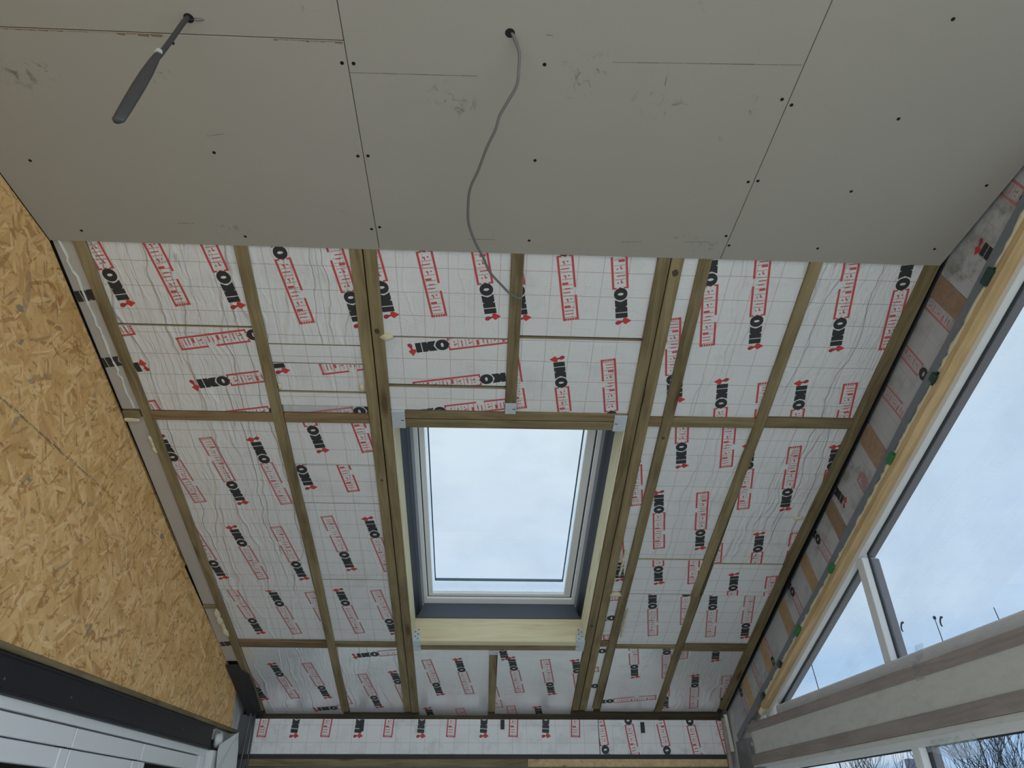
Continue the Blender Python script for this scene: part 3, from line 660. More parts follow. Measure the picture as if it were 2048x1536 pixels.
# ------------------------------------------------------------------ gable window over the beam (window_2) and window below it (window_3)
w2 = structure('window_2')
def slope_box(mb, x0, x1, s0, s1, n0, n1, mi=0):
    c = [RP(x, s, n) for n in (n0, n1) for (x, s) in ((x0, s0), (x1, s0), (x1, s1), (x0, s1))]
    mb.hexa(c, mi)
FX0, FX1 = 1.662, 1.735
mb = MB(); slope_box(mb, FX0, FX1, -1.48, 2.78, -.286, -.235); mb.build('head_rail', M['pvc'], w2, bevel=.002)
mb = MB(); mb.box(FX0, FX1, .30, 4.12, 2.088, 2.142); mb.build('bottom_rail', M['pvc'], w2, bevel=.002)
mb = MB(); mb.box(FX0 - .001, FX1, 2.850, 2.903, 2.142, nz(2.903, -.286)); mb.build('mullion', M['pvc'], w2, bevel=.002)
mb = MB(); mb.box(FX0, FX1, .30, .36, 2.142, nz(.36, -.286)); mb.build('end_post', M['pvc'], w2, bevel=.002)
def gask(mb, pts, w=.003):
    c = Vector((sum(p[0] for p in pts) / len(pts), sum(p[1] for p in pts) / len(pts)))
    for i in range(len(pts)):
        a, b = Vector(pts[i - 1]), Vector(pts[i]); d = (b - a).normalized(); n = Vector((-d.y, d.x))
        if n.dot(c - a) < 0: n = -n
        P = [a, b, b + n * w, a + n * w]
        mb.hexa([(1.690, p.x, p.y) for p in P] + [(1.698, p.x, p.y) for p in P])
TRI = [(2.903, 2.142), (4.02, 2.142), (2.903, nz(2.903, -.286))]
TRI[1] = (Y0 + (ZC - .286 / cS - 2.142) * cS / sS, 2.142)
QUAD = [(.36, 2.142), (2.850, 2.142), (2.850, nz(2.850, -.286)), (.36, nz(.36, -.286))]
for pl in (TRI, QUAD):
    mb = MB(); gask(mb, pl); mb.build('gasket', M['gasket'], w2)
    mb = MB(); mb.prism(pl, 1.699, 1.703, 'x'); mb.build('pane', M['glass'], w2)
mb = MB(); slope_box(mb, 1.7035, 1.737, -1.48, 2.74, -.2875, -.233); mb.build('outer_trim', M['outer'], w2)
mb = MB(); mb.box(1.7035, 1.737, 2.848, 2.905, 2.142, nz(2.9075, -.29)); mb.build('outer_trim', M['outer'], w2)
w3 = structure('window_3')
mb = MB(); mb.box(FX0, FX1, .95, 4.5, 1.832, 1.875); mb.build('head_rail', M['pvc'], w3, bevel=.002)
mb = MB(); mb.box(FX0, FX1, 1.0, 4.5, .0, .09); mb.build('bottom_rail', M['pvc'], w3, bevel=.002)
for y0 in (.95, 2.832, 4.44):
    mb = MB(); mb.box(FX0 - .001, FX1, y0, y0 + .054, .09 if y0 > 2 else 0, 1.832); mb.build('mullion', M['pvc'], w3, bevel=.002)
    MB().box(1.7045, 1.737, y0 - .005, y0 + .059, .09 if y0 > 2 else 0, 1.832).build('outer_trim', M['outer'], w3)
for y0, y1 in ((1.004, 2.832), (2.886, 4.44)):
    mb = MB(); gask(mb, [(y0, .09), (y1, .09), (y1, 1.832), (y0, 1.832)], .005); mb.build('gasket', M['gasket'], w3)
    mb = MB(); mb.box(1.699, 1.703, y0, y1, .09, 1.832); mb.build('pane', M['glass'], w3)

# ------------------------------------------------------------------ white folding doors under the steel (door_1)
d1 = structure('door_1')
MB().box(-1.60, -1.522, 1.2, 4.40, 1.908, 1.942).build('frame_head', M['pvc'], d1, bevel=.002)
MB().box(-1.60, -1.522, 1.2, 1.26, 0, 1.908).build('frame_jamb', M['pvc'], d1, bevel=.002)
MB().box(-1.60, -1.522, 4.30, 4.37, 0, 1.908).build('frame_jamb', M['pvc'], d1, bevel=.002)
for (y0, y1, zt) in ((1.265, 2.950, 1.902), (2.957, 3.572, 1.902), (3.580, 4.295, 1.902)):
    zr = 1.765 if y0 < 3.5 else 1.835
    sh = empty('sash', None); sh.parent = d1
    MB().box(-1.592, -1.530, y0, y1, 1.835, zt).build('top_rail', M['pvc'], sh, bevel=.003)
    if y0 < 3.5: MB().box(-1.586, -1.536, y0 + .004, y1 - .004, zr, 1.830).build('head_panel', M['pvc'], sh, bevel=.003)
    MB().box(-1.592, -1.533, y0, y0 + .06, 0.02, 1.83).build('stile', M['pvc'], sh, bevel=.003)
    MB().box(-1.592, -1.533, y1 - .06, y1, 0.02, 1.83).build('stile', M['pvc'], sh, bevel=.003)
    MB().box(-1.592, -1.533, y0 + .06, y1 - .06, .02, .12).build('bottom_rail', M['pvc'], sh, bevel=.003)
    MB().box(-1.562, -1.558, y0 + .06, y1 - .06, .12, zr).build('pane', M['glass'], sh)
for yg in (2.9535, 3.576): MB().box(-1.585, -1.545, yg - .0032, yg + .0036, .02, 1.90).build('sash_gap_shade', M['gasket'], d1)  # black strips stand in for the shade between the sashes
# dim room beyond the doors
bl = structure('wall_left.001')
mb = MB(); mb.box(-4.6, -4.5, .2, 5.05, 0, 2.4); mb.box(-4.5, -1.72, .1, .2, 0, 2.4); mb.box(-4.5, -1.72, 5.05, 5.15, 0, 2.4); mb.box(-4.6, -1.70, .1, 5.15, 2.4, 2.5); mb.box(-4.6, -1.72, .1, 5.15, -.1, 0)
mb.build('room_shell', M['plaster'], bl)

# ------------------------------------------------------------------ roof timbers
def rafter(name, path, w, s0, s1, depth, label, cat, mat='treated_y', group=None, z0=0.0):
    """path: (s, centre x) points; a sawn timber following them"""
    mb = MB()
    pts = [p for p in path if s0 < p[0] < s1]
    def cx(s):
        P = path
        if s <= P[0][0]: return P[0][1]
        for a, b in zip(P, P[1:]):
            if s <= b[0]: return a[1] + (b[1] - a[1]) * (s - a[0]) / (b[0] - a[0])
        return P[-1][1]
    ss = sorted({s0, s1, *[p[0] for p in pts]}); x0 = cx(.5)
    n = len(ss); i = 0
    for s in ss:
        c = cx(s) - x0
        mb.v += [(c - w / 2, s, z0), (c + w / 2, s, z0), (c + w / 2, s, z0 + depth), (c - w / 2, s, z0 + depth)]
    for k in range(n - 1):
        for j in range(4):
            a, b = k * 4 + j, k * 4 + (j + 1) % 4; mb.f.append([a, b, b + 4, a + 4]); mb.mi.append(0)
    mb.f.append([0, 1, 2, 3]); mb.mi.append(0); mb.f.append([n * 4 - 4 + j for j in range(4)][::-1]); mb.mi.append(0)
    o = mb.build(name, M[mat], None, RM @ T(x0, 0, 0), bevel=.0025)
    return tag(o, label, cat, group or 'roof rafters')
TOP = -1.7
rafter('rafter', [(0, -1.405), (.87, -1.397), (1.8, -1.402), (3.2, -1.409)], .044, TOP, 3.30, .15, 'greenish treated rafter beside the strand board wall, first from that wall', 'rafter')
rafter('rafter', [(0, -.860), (.86, -.8645), (1.8, -.855), (3.3, -.866)], .046, TOP, 3.303, .15, 'single treated rafter midway between the strand board wall and the roof window', 'rafter')
rafter('rafter', [(0, -.4655), (3.3, -.4655)], .0445, TOP, 3.305, .20, 'outer timber of the doubled rafter on the strand board side of the roof window', 'rafter')
rafter('rafter', [(0, -.4160), (1.0, -.4155), (3.3, -.4180)], .0450, TOP, 3.312, .20, 'inner timber of the doubled rafter on the strand board side of the roof window', 'rafter')
rafter('rafter', [(0, .6190), (3.3, .6235)], .0445, TOP, 3.275, .20, 'inner timber of the doubled rafter on the garden side of the roof window', 'rafter')
rafter('rafter', [(0, .6675), (3.3, .6725)], .0450, TOP, 3.272, .20, 'outer timber of the doubled rafter on the garden side, dark knot near the plasterboard', 'rafter')
rafter('rafter', [(0, .767), (.8, .7695), (1.77, .767), (3.25, .7565)], .046, TOP, 3.255, .15, 'single rafter running close beside the doubled rafter, narrow foil strip between them', 'rafter')
rafter('rafter', [(0, 1.1665), (.8, 1.1685), (1.5, 1.1540), (1.98, 1.147)], .046, TOP, 2.015, .15, 'upper length of the bowed rafter between the garden side bays', 'rafter')
rafter('rafter', [(1.95, 1.158), (2.6, 1.163), (3.3, 1.171)], .046, 2.0165, 3.302, .15, 'lower length of the bowed rafter, starting at the joint below its upper length', 'rafter', z0=.004)
rafter('rafter', [(0, 1.5895), (.8, 1.587), (1.76, 1.577), (3.25, 1.5895)], .053, TOP, 3.25, .15, 'last rafter, against the gable window wall, with black edge strip beside it', 'rafter')
tag(MB().box(-.0035, .0030, TOP, 3.27, -.006, .10).build('edge_strip', M['gasket'], None, RM @ T(1.6225, 0, 0)), 'thin black strip between the last rafter and the gable wall', 'strip')
rafter('jack_rafter', [(0, .0995), (.7, .1015)], .045, TOP, .7365, .15, 'short jack rafter from the plasterboard to the timber above the roof window', 'rafter')
rafter('jack_rafter', [(2.6, .072), (3.26, .078)], .044, 2.563, 3.30, .15, 'short jack rafter below the roof window, knot near its upper end', 'rafter')

def crosspiece(name, x0, x1, sa, sb, h, depth, label, cat, mat='treated_x', mats=None, z0=0.0, group=None):
    """a timber lying across the slope; sa, sb = upper-edge distance at x0 and x1, h its face width"""
    xm, sm = (x0 + x1) / 2, (sa + sb) / 2
    c = []
    for z in (z0, z0 + depth): c += [(x0 - xm, sa - sm, z), (x1 - xm, sb - sm, z), (x1 - xm, sb - sm + h, z), (x0 - xm, sa - sm + h, z)]
    mb = MB().hexa(c)
    o = mb.build(name, M[mat], None, RM @ T(xm, sm, 0), bevel=.002)
    return tag(o, label, cat, group)
crosspiece('header_timber', -.392, .596, .737, .733, .0395, .148, 'upper of the paired timbers framing the top of the roof window', 'header')
crosspiece('header_timber', -.392, .596, .782, .777, .045, .148, 'lower of the paired timbers at the roof window top, next to the glass', 'header')
crosspiece('header_timber', -.392, .596, 2.467, 2.465, .0425, .148, 'timber closing the foot of the roof window, sky light put into its pale colour', 'header', 'pale_x')
crosspiece('header_timber', -.392, .596, 2.5135, 2.5115, .047, .148, 'second timber below the roof window, behind the pale one and above the foil', 'header')
# thin sheets on the rafters' inner faces, sky light put into their pale colour
for x, lab in ((-.3932, 'sky lit inner face of the doubled rafter, painted pale, strand board side'), (.5965, 'sky lit inner face of the doubled rafter, painted pale, garden side')):
    sgn = 1 if x < 0 else -1
    o = MB().box(0 if sgn > 0 else -.004, .004 if sgn > 0 else 0, .828, 2.466, .004, .152).build('lit_rafter_face', M['pale_y'], None, RM @ T(x, 0, 0)); tag(o, lab, 'rafter face')
N_ = [(-1.497, -1.427, .767, .767, .034, 'treated_x', 'stub of upper blocking timber between the strand board and the first rafter', ),
      (-1.382, -.884, .763, .763, .048, 'brown_x', 'brown blocking timber, upper row, widest bay beside the strand board'),
      (-.838, -.4885, .764, .762, .048, 'brown_x', 'brown blocking timber, upper row, bay next to the roof window double rafter'),
      (.691, .7445, .746, .746, .051, 'brown_x', 'tiny upper blocking timber in the narrow gap beside the double rafter'),
      (.7905, 1.1445, .747, .744, .051, 'treated_x', 'green blocking timber, upper row, bay right of the narrow foil strip'),
      (1.191, 1.563, .738, .735, .054, 'treated_x', 'green blocking timber, upper row, last bay before the gable window'),
      (-1.497, -1.427, 2.141, 2.141, .027, 'treated_x', 'stub of lower blocking timber between strand board and first rafter'),
      (-1.382, -.884, 2.482, 2.488, .062, 'brown_x', 'brown blocking timber, lower row, widest bay beside the strand board'),
      (-.838, -.4885, 2.496, 2.497, .043, 'treated_x', 'blocking timber, lower row, bay left of the pale roof window foot'),
      (.695, .7405, 2.468, 2.468, .048, 'brown_x', 'tiny lower blocking timber in the narrow gap beside the double rafter'),
      (.786, 1.138, 2.502, 2.502, .032, 'treated_x', 'thin blocking timber, lower row, bay right of the narrow foil strip'),
      (1.186, 1.563, 2.486, 2.486, .070, 'treated_x', 'green blocking timber, lower row, last bay before the gable window')]
for (x0, x1, sa, sb, h, mt, lab) in N_: crosspiece('noggin', x0, x1, sa, sb, h, .14, lab, 'noggin', mt, group='blocking between the rafters')

# dark knots on some timbers
def knot(o, x, s, r):
    n = 9; mb = MB(); c = o.matrix_world.translation
    mb.face([(x - c.x + r * math.cos(2 * math.pi * k / n) * (1 + .2 * math.sin(3 * k)), s - (RM.inverted() @ c).y + r * 1.25 * math.sin(2 * math.pi * k / n), -.0004) for k in range(n)])
    mb.build('knot', M['knot'], o)
KN = {5: (.667, .058, .012), 2: (-.462, 1.15, .006), 6: (.768, .86, .007), 3: (-.418, .34, .010), 4: (.620, 2.30, .010)}
RR = [o for o in D.objects if o.name == 'rafter' or o.name.startswith('rafter.')]
RR.sort(key=lambda o: o.name)
bpy.context.view_layer.update()
for k, (x, s, r) in KN.items(): knot(RR[k], x, s, r)

# ------------------------------------------------------------------ joist hangers
def hanger(x0, x1, s0, s1, side, label, face=None):
    """galvanised stirrup: bottom strap (facing the room), side plates, and a punched flange up the face of the carried timber"""
    xm, sm = (x0 + x1) / 2, (s0 + s1) / 2
    h = empty('joist_hanger', RM @ T(xm, sm, 0)); tag(h, label, 'joist hanger', 'galvanised joist hangers')
    a, b, c, d = x0 - xm, x1 - xm, s0 - sm, s1 - sm
    MB().box(a, b, c, d, -.0035, -.0005).build('strap', M['galv'], h, bevel=.0008)
    MB().box(a, b, c - .002, c, -.003, .05).build('side_plate', M['galv'], h); MB().box(a, b, d, d + .002, -.003, .05).build('side_plate', M['galv'], h)
    for (px, py) in ((a + (b - a) * .8 if side > 0 else a + (b - a) * .2, (c + d) / 2 + .002),):
        MB().box(px - .006, px + .006, py - .0016, py + .0016, -.0042, -.0034).build('slot', M['gasket'], h)
    if face:      # perforated triangular flange standing up the lit face (towards the opening)
        fx0, fx1, top = face
        q = [(fx0 - xm, 0.0), (fx1 - xm, 0.0), ((fx1 - xm) if side < 0 else (fx1 - xm) - .012, top * .45), ((fx1 - xm) if side < 0 else (fx0 - xm) + .012, top), (fx0 - xm if side > 0 else fx0 - xm + (fx1 - fx0) * .6, top)]
        if side < 0: q = [(fx0 - xm, 0.0), (fx1 - xm, 0.0), (fx1 - xm, top), (fx1 - xm - .012, top), (fx0 - xm + .012, top * .45)]
        mb = MB(); mb.prism([(p[0], p[1]) for p in q], c - .004, c - .002, 'y'); mb.build('flange', M['galv'], h)
        for k in range(5):
            mb = MB().disc(((fx0 + fx1) / 2 - xm + (-.010 if k % 2 else .006) * side, c - .0046, .012 + k * top * .17), .0038, (0, -1, 0), 8)
            mb.build('nail_hole', M['gasket'], h)
hanger(-.392, -.337, .737, .826, 1, 'galvanised hanger at the top corner of the roof window nearest the strand board')
hanger(.541, .595, .737, .822, -1, 'galvanised hanger at the top corner of the roof window nearest the gable')
hanger(-.392, -.347, 2.466, 2.566, 1, 'galvanised hanger with punched flange at the roof window foot, strand board side', (-.392, -.345, .085))
hanger(.551, .600, 2.456, 2.557, -1, 'galvanised hanger with punched flange at the roof window foot, gable side', (.548, .596, .085))
hanger(.079, .124, .683, .7355, 1, 'small galvanised hanger holding the short rafter above the roof window')
hanger(.050, .102, 2.564, 2.602, 1, 'small dark hanger at the head of the short rafter below the roof window')

# ------------------------------------------------------------------ plates and edges at the far eaves
o = MB().box(-1.49, 1.60, -.044, .044, -.05, .085).build('wall_plate', M['plate_x'], None, T(0, 4.983, 2.156), bevel=.002); tag(o, 'dark timber wall plate under the rafter feet along the far wall', 'wall plate')
o = MB().box(-1.50, 1.60, -.012, .03, -.014, .012).build('edge_strip', M['black'], None, T(0, 4.893, 1.942)); tag(o, 'black strip under the foil band on the far wall', 'strip')
o = MB().box(-1.45, .309, -.02, .03, -.021, .020).build('timber_batten', M['treated_x'], None, T(0, 4.895, 1.909), bevel=.002); tag(o, 'long olive timber batten along the far wall, below the black strip', 'batten')
o = MB().box(.311, 1.585, -.02, .03, -.021, .020).build('timber_batten', M['pine_y'], None, T(0, 4.893, 1.909), bevel=.002); tag(o, 'orange timber batten on the far wall, continuing the olive one', 'batten')
for x, za, zb, lab in ((-.751, 2.083, 2.152, 'black strap on the far wall foil, nearest the strand board'), (.1505, 2.097, 2.153, 'black strap on the far wall foil, below the short rafter'), (1.063, 2.078, 2.141, 'black strap on the far wall foil, nearest the gable window')):
    o = MB().box(-.0125, .0125, -.008, -.001, za, zb); o = o.build('strap', M['black'], None, T(x, 4.885, 0), bevel=.001); tag(o, lab, 'strap', 'black straps on the far wall')
# black membrane flap where the slope meets the strand board
mb = MB()
out = [(-1.495, 2.715), (-1.424, 2.715), (-1.421, 2.79), (-1.383, 2.835), (-1.383, 3.02), (-1.395, 3.335), (-1.49, 3.36)]
P = [RP(x, s, -.012 + .006 * math.sin(7 * s + 9 * x)) for x, s in out]; Q = [p + Vector((0, 0, .004)) for p in P]
n = len(P); mb.v = [tuple(p) for p in P + Q]; mb.f = [list(range(n)), list(range(n, 2 * n))[::-1]] + [[k, (k + 1) % n, n + (k + 1) % n, n + k] for k in range(n)]; mb.mi = [0] * len(mb.f)
tag(mb.build('membrane_flap', M['black']), 'black damp proof membrane flap at the eaves corner by the strand board', 'membrane')
for k, (xa, bow, lab) in enumerate(((-1.436, .010, 'dark cable dropping down the far corner, nearer the foil'), (-1.462, -.004, 'grey cable dropping down the far corner, nearer the strand board'))):
    pts = [(xa + bow * math.sin(t * 3.1) - .02 * t * t, 4.868 - .004 * k, 2.20 - t * .85) for t in [i / 14 for i in range(15)]]
    tag(MB().tube(pts, .0062, 8).build('corner_cable', M['cabledark'] if k == 0 else M['darkgrey'], smooth=True), lab, 'cable')

# ------------------------------------------------------------------ steel and sole plate on the left
sb = empty('steel_beam', T(-1.55, 2.9, 2.0)); tag(sb, 'black steel beam above the white folding doors, under the strand board', 'beam')
MB().box(-.045, .048, -1.7, 1.49, .045, .057).build('flange', M['steel'], sb, bevel=.002)
MB().box(-.045, .048, -1.7, 1.46, -.058, -.046).build('flange', M['steel'], sb, bevel=.002)
MB().box(-.02, .044, -1.7, 1.47, -.046, .045).build('web', M['steel'], sb)
for y in (-.52, -.10, 1.02): MB().disc((.0445, y, -.012 + .01 * y), .005, (1, 0, 0), 8).build('bolt', M['darkgrey'], sb)
o = MB().box(-.045, .056, -3.0, 1.82, -.011, .009).build('sole_plate', M['treated_y'], None, T(-1.55, 2.95, 2.069), bevel=.002); tag(o, 'narrow olive timber sole plate between the strand board and black steel', 'sole plate')
# white reveal and its loose sheet in the corner
o = MB().box(-.035, .035, -.21, .19, -1.94, .0); o = o.build('door_reveal', M['white'], None, T(-1.522, 4.60, 1.94), bevel=.004); tag(o, 'white boarded reveal at the end of the folding doors', 'reveal')
fr_ = Matrix(((0, 0, 1, -1.484), (1, 0, 0, 0), (0, 1, 0, 0), (0, 0, 0, 1)))
mb = MB()
grid = [[(4.43, 1.70), (4.43, 1.85), (4.425, 1.945), (4.47, 1.975)], [(4.56, 1.70), (4.57, 1.86), (4.58, 1.965), (4.60, 2.02)], [(4.68, 1.70), (4.69, 1.86), (4.70, 2.0), (4.715, 2.062)], [(4.80, 1.70), (4.80, 1.86), (4.795, 1.98), (4.79, 2.035)]]
for i in range(3):
    for j in range(3):
        zz = lambda a, b: .010 * ((a + 2 * b) % 3) - .004
        mb.face([(*grid[i][j], zz(i, j)), (*grid[i + 1][j], zz(i + 1, j)), (*grid[i + 1][j + 1], zz(i + 1, j + 1)), (*grid[i][j + 1], zz(i, j + 1))])
o = mb.build('plastic_sheet', M['white'], None, fr_); tag(o, 'creased white sheet hanging at the corner end of the steel beam', 'sheet')
mb = MB().blob((0, 0, 0), (.02, .05, .045), 3); o = mb.build('foam_lump', M['white'], None, T(-1.51, 4.50, 2.0), smooth=True); tag(o, 'rounded white lump wedged behind the end of the black steel beam', 'foam')

# ------------------------------------------------------------------ gable rail, bead of foam, membrane band, packers
RMr = RM
o = MB().box(-.021, .021, -1.5, 2.71, -.264, -.236).build('gable_rail', M['pine_y'], None, RM @ T(1.642, 0, 0), bevel=.002); tag(o, 'long yellow pine rail along the head of the gable window', 'rail')
o = MB().box(-.010, .024, 2.71, 2.79, -.262, -.236).build('rail_block', M['pale_y'], None, RM @ T(1.640, 0, 0), bevel=.002); tag(o, 'short pale block at the foot of the pine gable rail', 'block')
mb = MB(); pa = [RP(1.618 + .002 * math.sin(9 * s), s, -.208 + .004 * math.sin(2.7 * s)) for s in [-1.5 + .1 * i for i in range(48)]]
for a, b in zip(pa, pa[1:]):
    u = Vector((0, sS, cS)) * .018; w = Vector((.010, 0, 0))
    mb.hexa([a - u, b - u, b - u + w, a - u + w, a + u, b + u, b + u + w, a + u + w])
tag(mb.build('membrane_band', M['greymem'], smooth=False), 'blue grey membrane band above the pine rail along the gable', 'membrane')
q = random.Random(5); stops = [-1.45, -.085, .33, .735, 1.448, 1.965, 2.29, 2.63]
NM = ['above the top green packer', 'just below the top packer', 'below the dark packer near the plasterboard', 'reaching down to the bright green packer', 'along the gable window mullion', 'below the lowest bright green packer', 'at the foot of the pine rail']
for s0, s1, nm in zip(stops, stops[1:], NM):
    mb = MB(); s = s0 + .035; pa = []
    while s < s1 - .03: pa.append((q.uniform(-.001, .002), s, q.uniform(-.2315, -.2275))); s += q.uniform(.012, .03)
    mb.tube(pa, [q.uniform(.005, .0105) for _ in pa], 7)
    tag(mb.build('foam_bead', M['foam'], None, RM @ T(1.624, 0, 0), smooth=True), 'cream foam bead on the pine gable rail, ' + nm, 'foam', 'foam beads along the pine rail')
for (s, mt, sz, lab) in ((-.085, 'greendark', .030, 'dark green plastic packer above the pine rail, highest of its row'), (.330, 'greendark', .018, 'dark packer above the pine rail, between the two top packers'), (.735, 'green', .024, 'green plastic packer near the second brown timber packer'), (1.448, 'green', .026, 'bright green plastic packer above the gable window mullion'), (1.965, 'green', .036, 'green plastic packer lowest of the bright ones on the pine rail'), (2.29, 'greendark', .018, 'small dark packer low on the pine rail'), (2.63, 'greendark', .020, 'small dark packer at the foot of the pine rail')):
    o = MB().box(-.014, .012, -sz, sz, -.016, .012).build('plastic_packer', M[mt], None, RM @ T(1.622, s, -.226), bevel=.003); tag(o, lab, 'packer', 'plastic packers on the pine rail')

# ------------------------------------------------------------------ timber beam across the gable window, in clear plastic
tb = empty('gable_beam', T(1.66, 2.0, 1.98)); tag(tb, 'horizontal beam of cream board between two timbers, under the gable window', 'beam')
MB().box(-.04, .07, -1.70, 2.53, .063, .108).build('top_timber', M['beam_y'], tb, bevel=.002)
MB().box(-.034, .07, -1.70, 2.47, -.052, .063).build('cream_board', M['cream'], tb)
MB().box(-.04, .07, -1.70, 2.53, -.106, -.052).build('bottom_timber', M['beam_y'], tb, bevel=.002)
MB().box(-.036, .07, -1.70, 2.53, -.118, -.107).build('edge_lip', M['cream'], tb, bevel=.002)
def sheet(fn, nu, nv):
    mb = MB()
    for i in range(nu + 1):
        for j in range(nv + 1): mb.v.append(tuple(fn(i / nu, j / nv)))
    for i in range(nu):
        for j in range(nv):
            a = i * (nv + 1) + j; mb.f.append([a, a + nv + 1, a + nv + 2, a + 1]); mb.mi.append(0)
    return mb
def beamfilm(u, v):
    y = .35 + u * 4.20; z = 2.135 - v * .285
    return (1.6165 - .004 * math.sin(9 * u * 6 + 5 * v) * math.sin(3.1 * v) - (.0 if v < .12 else .002) + (.045 * (1 - v / .14) if v < .14 else 0), y, z)
tag(sheet(beamfilm, 60, 10).build('polythene_sheet', M['film'], smooth=True), 'clear polythene sheet stretched over the cream and timber beam', 'sheet')
def cornerfilm(u, v):
    y = 4.44 + u * .40; z = 2.20 - v * .75 - .10 * u * (1 - v)
    return (1.600 + .016 * math.sin(11 * u + 6 * v) + .010 * math.sin(23 * v - 7 * u), y, z)
tag(sheet(cornerfilm, 16, 24).build('polythene_sheet', M['film'], smooth=True), 'crumpled clear polythene over the post in the far garden corner', 'sheet')
def tapefn(u, v): return (1.612 + .030 * (1 - v) * (v < .4), 2.575 + u * .055 + .01 * v, 2.155 - v * .125)
tag(sheet(tapefn, 3, 8).build('tape_piece', M['filmwhite'], smooth=True), 'milky tape piece stuck over the upper edge of the beam', 'tape')
def flapfn(u, v): return (1.655 + .012 * math.sin(8 * u), 2.47 + u * .32, 1.845 - v * (.052 + .018 * math.sin(5 * u)))
tag(sheet(flapfn, 10, 4).build('polythene_flap', M['filmwhite'], smooth=True), 'milky polythene flap hanging under the beam by the lower mullion', 'sheet')

# corner post
cp = empty('corner_post', T(1.60, 4.80, 1.0)); tag(cp, 'dark steel corner post with timber battens, far garden corner', 'post')
MB().box(.025, .095, -.28, -.02, -1.0, 1.02).build('steel_column', M['darkgrey'], cp, bevel=.004)
MB().box(-.012, .010, .055, .085, -1.0, 1.165).build('batten', M['beam_y'], cp, bevel=.002)
MB().hexa([(.012, .05, .97), (.034, .05, .97), (.034, .075, .97), (.012, .075, .97), (.002, .05, 1.185), (.020, .05, 1.185), (.020, .075, 1.185), (.002, .075, 1.185)]).build('pale_strip', M['cream'], cp)
MB().box(.03, .06, -.36, -.22, .80, 1.00).build('bracket', M['greymem'], cp, bevel=.004)
mb = MB().blob((.03, -.30, .985), (.008, .018, .012), 8); mb.build('foam_smear', M['foam'], cp, smooth=True)

# ------------------------------------------------------------------ loose foam on the roof
for (x, s, r, lab) in ((-.383, .368, (.020, .016, .014), 'round cream foam lump by the double rafter, under the plasterboard edge'),
                       (-1.428, .955, (.012, .055, .010), 'pale foam smear beside the first rafter, under the upper blocking'),
                       (-1.432, 2.30, (.020, .14, .016), 'long cream foam lump beside the first rafter near the eaves'),
                       (.717, 2.004, (.030, .018, .012), 'curled cream foam in the narrow foil strip'),
                       (.715, 1.74, (.008, .12, .008), 'thin cream foam line along the outer doubled rafter'),
                       (.800, 2.28, (.008, .16, .008), 'thin cream foam line along the single rafter beside the narrow strip'),
                       (-1.47, .816, (.03, .012, .008), 'foam dab under the upper blocking stub'),
                       (1.525, 1.372, (.020, .012, .006), 'small foam dab on the foil in the last bay'),
                       (-.505, .620, (.012, .016, .008), 'small foam dab on the foil beside the double rafter'),
                       (-.832, .62, (.010, .012, .008), 'small foam dab beside the second rafter')):
    mb = MB(); n = max(1, int(max(r[1] / r[0], r[0] / r[1]) / 1.5))
    for k in range(n):
        t = (k + .5) / n * 2 - 1
        cc = (rnd.uniform(-.3, .3) * r[0] if r[1] > r[0] else t * r[0] * .8, t * r[1] * .85 if r[1] > r[0] else 0, rnd.uniform(-.2, .2) * r[2])
        mb.blob(cc, (r[0] * (.8 if r[1] > r[0] else 1 / n * 1.3), (r[1] / n * 1.3) if r[1] > r[0] else r[1], r[2]), int(1000 * abs(x) + k), 0, 2)
    tag(mb.build('foam_lump', M['foam'], None, RM @ T(x, s, .004), smooth=True), lab, 'foam', 'loose foam on the roof')

# ------------------------------------------------------------------ cables from the ceiling
def spline(pts, m=5):
    P = [Vector(p) for p in pts]; out = []
    for i in range(len(P) - 1):
        p0, p1, p2, p3 = P[max(i - 1, 0)], P[i], P[i + 1], P[min(i + 2, len(P) - 1)]
        for k in range(m):
            t = k / m; out.append(.5 * ((2 * p1) + (p2 - p0) * t + (2 * p0 - 5 * p1 + 4 * p2 - p3) * t * t + (3 * p1 - p0 - 3 * p2 + p3) * t ** 3))
    return out + [P[-1]]
lc = [(LOOSE_CABLE[0][0] - .004, LOOSE_CABLE[0][1], ZC + .008)] + LOOSE_CABLE
end = Vector(lc[-1]); lc = lc + [tuple(end + Vector((.012, .01, .01)))]
tag(MB().tube(spline(lc), .0042, 8).build('loose_cable', M['cable'], smooth=True), 'long wavy grey cable from the ceiling hole to the short rafter', 'cable')
hc = empty('hanging_cable', T(-.756, .952, ZC)); tag(hc, 'dark cable hanging from the ceiling hole, end folded into a bundle', 'cable')
MB().tube(spline([(.002, .002, .008), (-.002, -.002, -.02), (-.008, -.006, -.10), (-.014, -.011, -.178), (-.017, -.013, -.20)]), .0062, 8).build('cable_drop', M['cabledark'], hc, smooth=True)
mb = MB()
ring_n = 12; secs = [(-.172, .004, .004), (-.19, .009, .006), (-.215, .0115, .008), (-.26, .0150, .009), (-.31, .0155, .010), (-.36, .0150, .010), (-.40, .0145, .009), (-.432, .0135, .008), (-.436, .011, .006)]
for (z, rx, ry) in secs:
    cx, cy = -.017 - .010 * (abs(z) - .18) / .25, -.014 - .006 * (abs(z) - .18) / .25
    for k in range(ring_n):
        a = 2 * math.pi * k / ring_n; q = 1 + .10 * math.cos(3 * a); mb.v.append((cx + rx * q * math.cos(a), cy + ry * q * math.sin(a), z))
for i in range(len(secs) - 1):
    for k in range(ring_n):
        a, b = i * ring_n + k, i * ring_n + (k + 1) % ring_n; mb.f.append([a, b, b + ring_n, a + ring_n]); mb.mi.append(0)
mb.f.append(list(range(ring_n))); mb.f.append([(len(secs) - 1) * ring_n + k for k in range(ring_n)][::-1]); mb.mi += [0, 0]
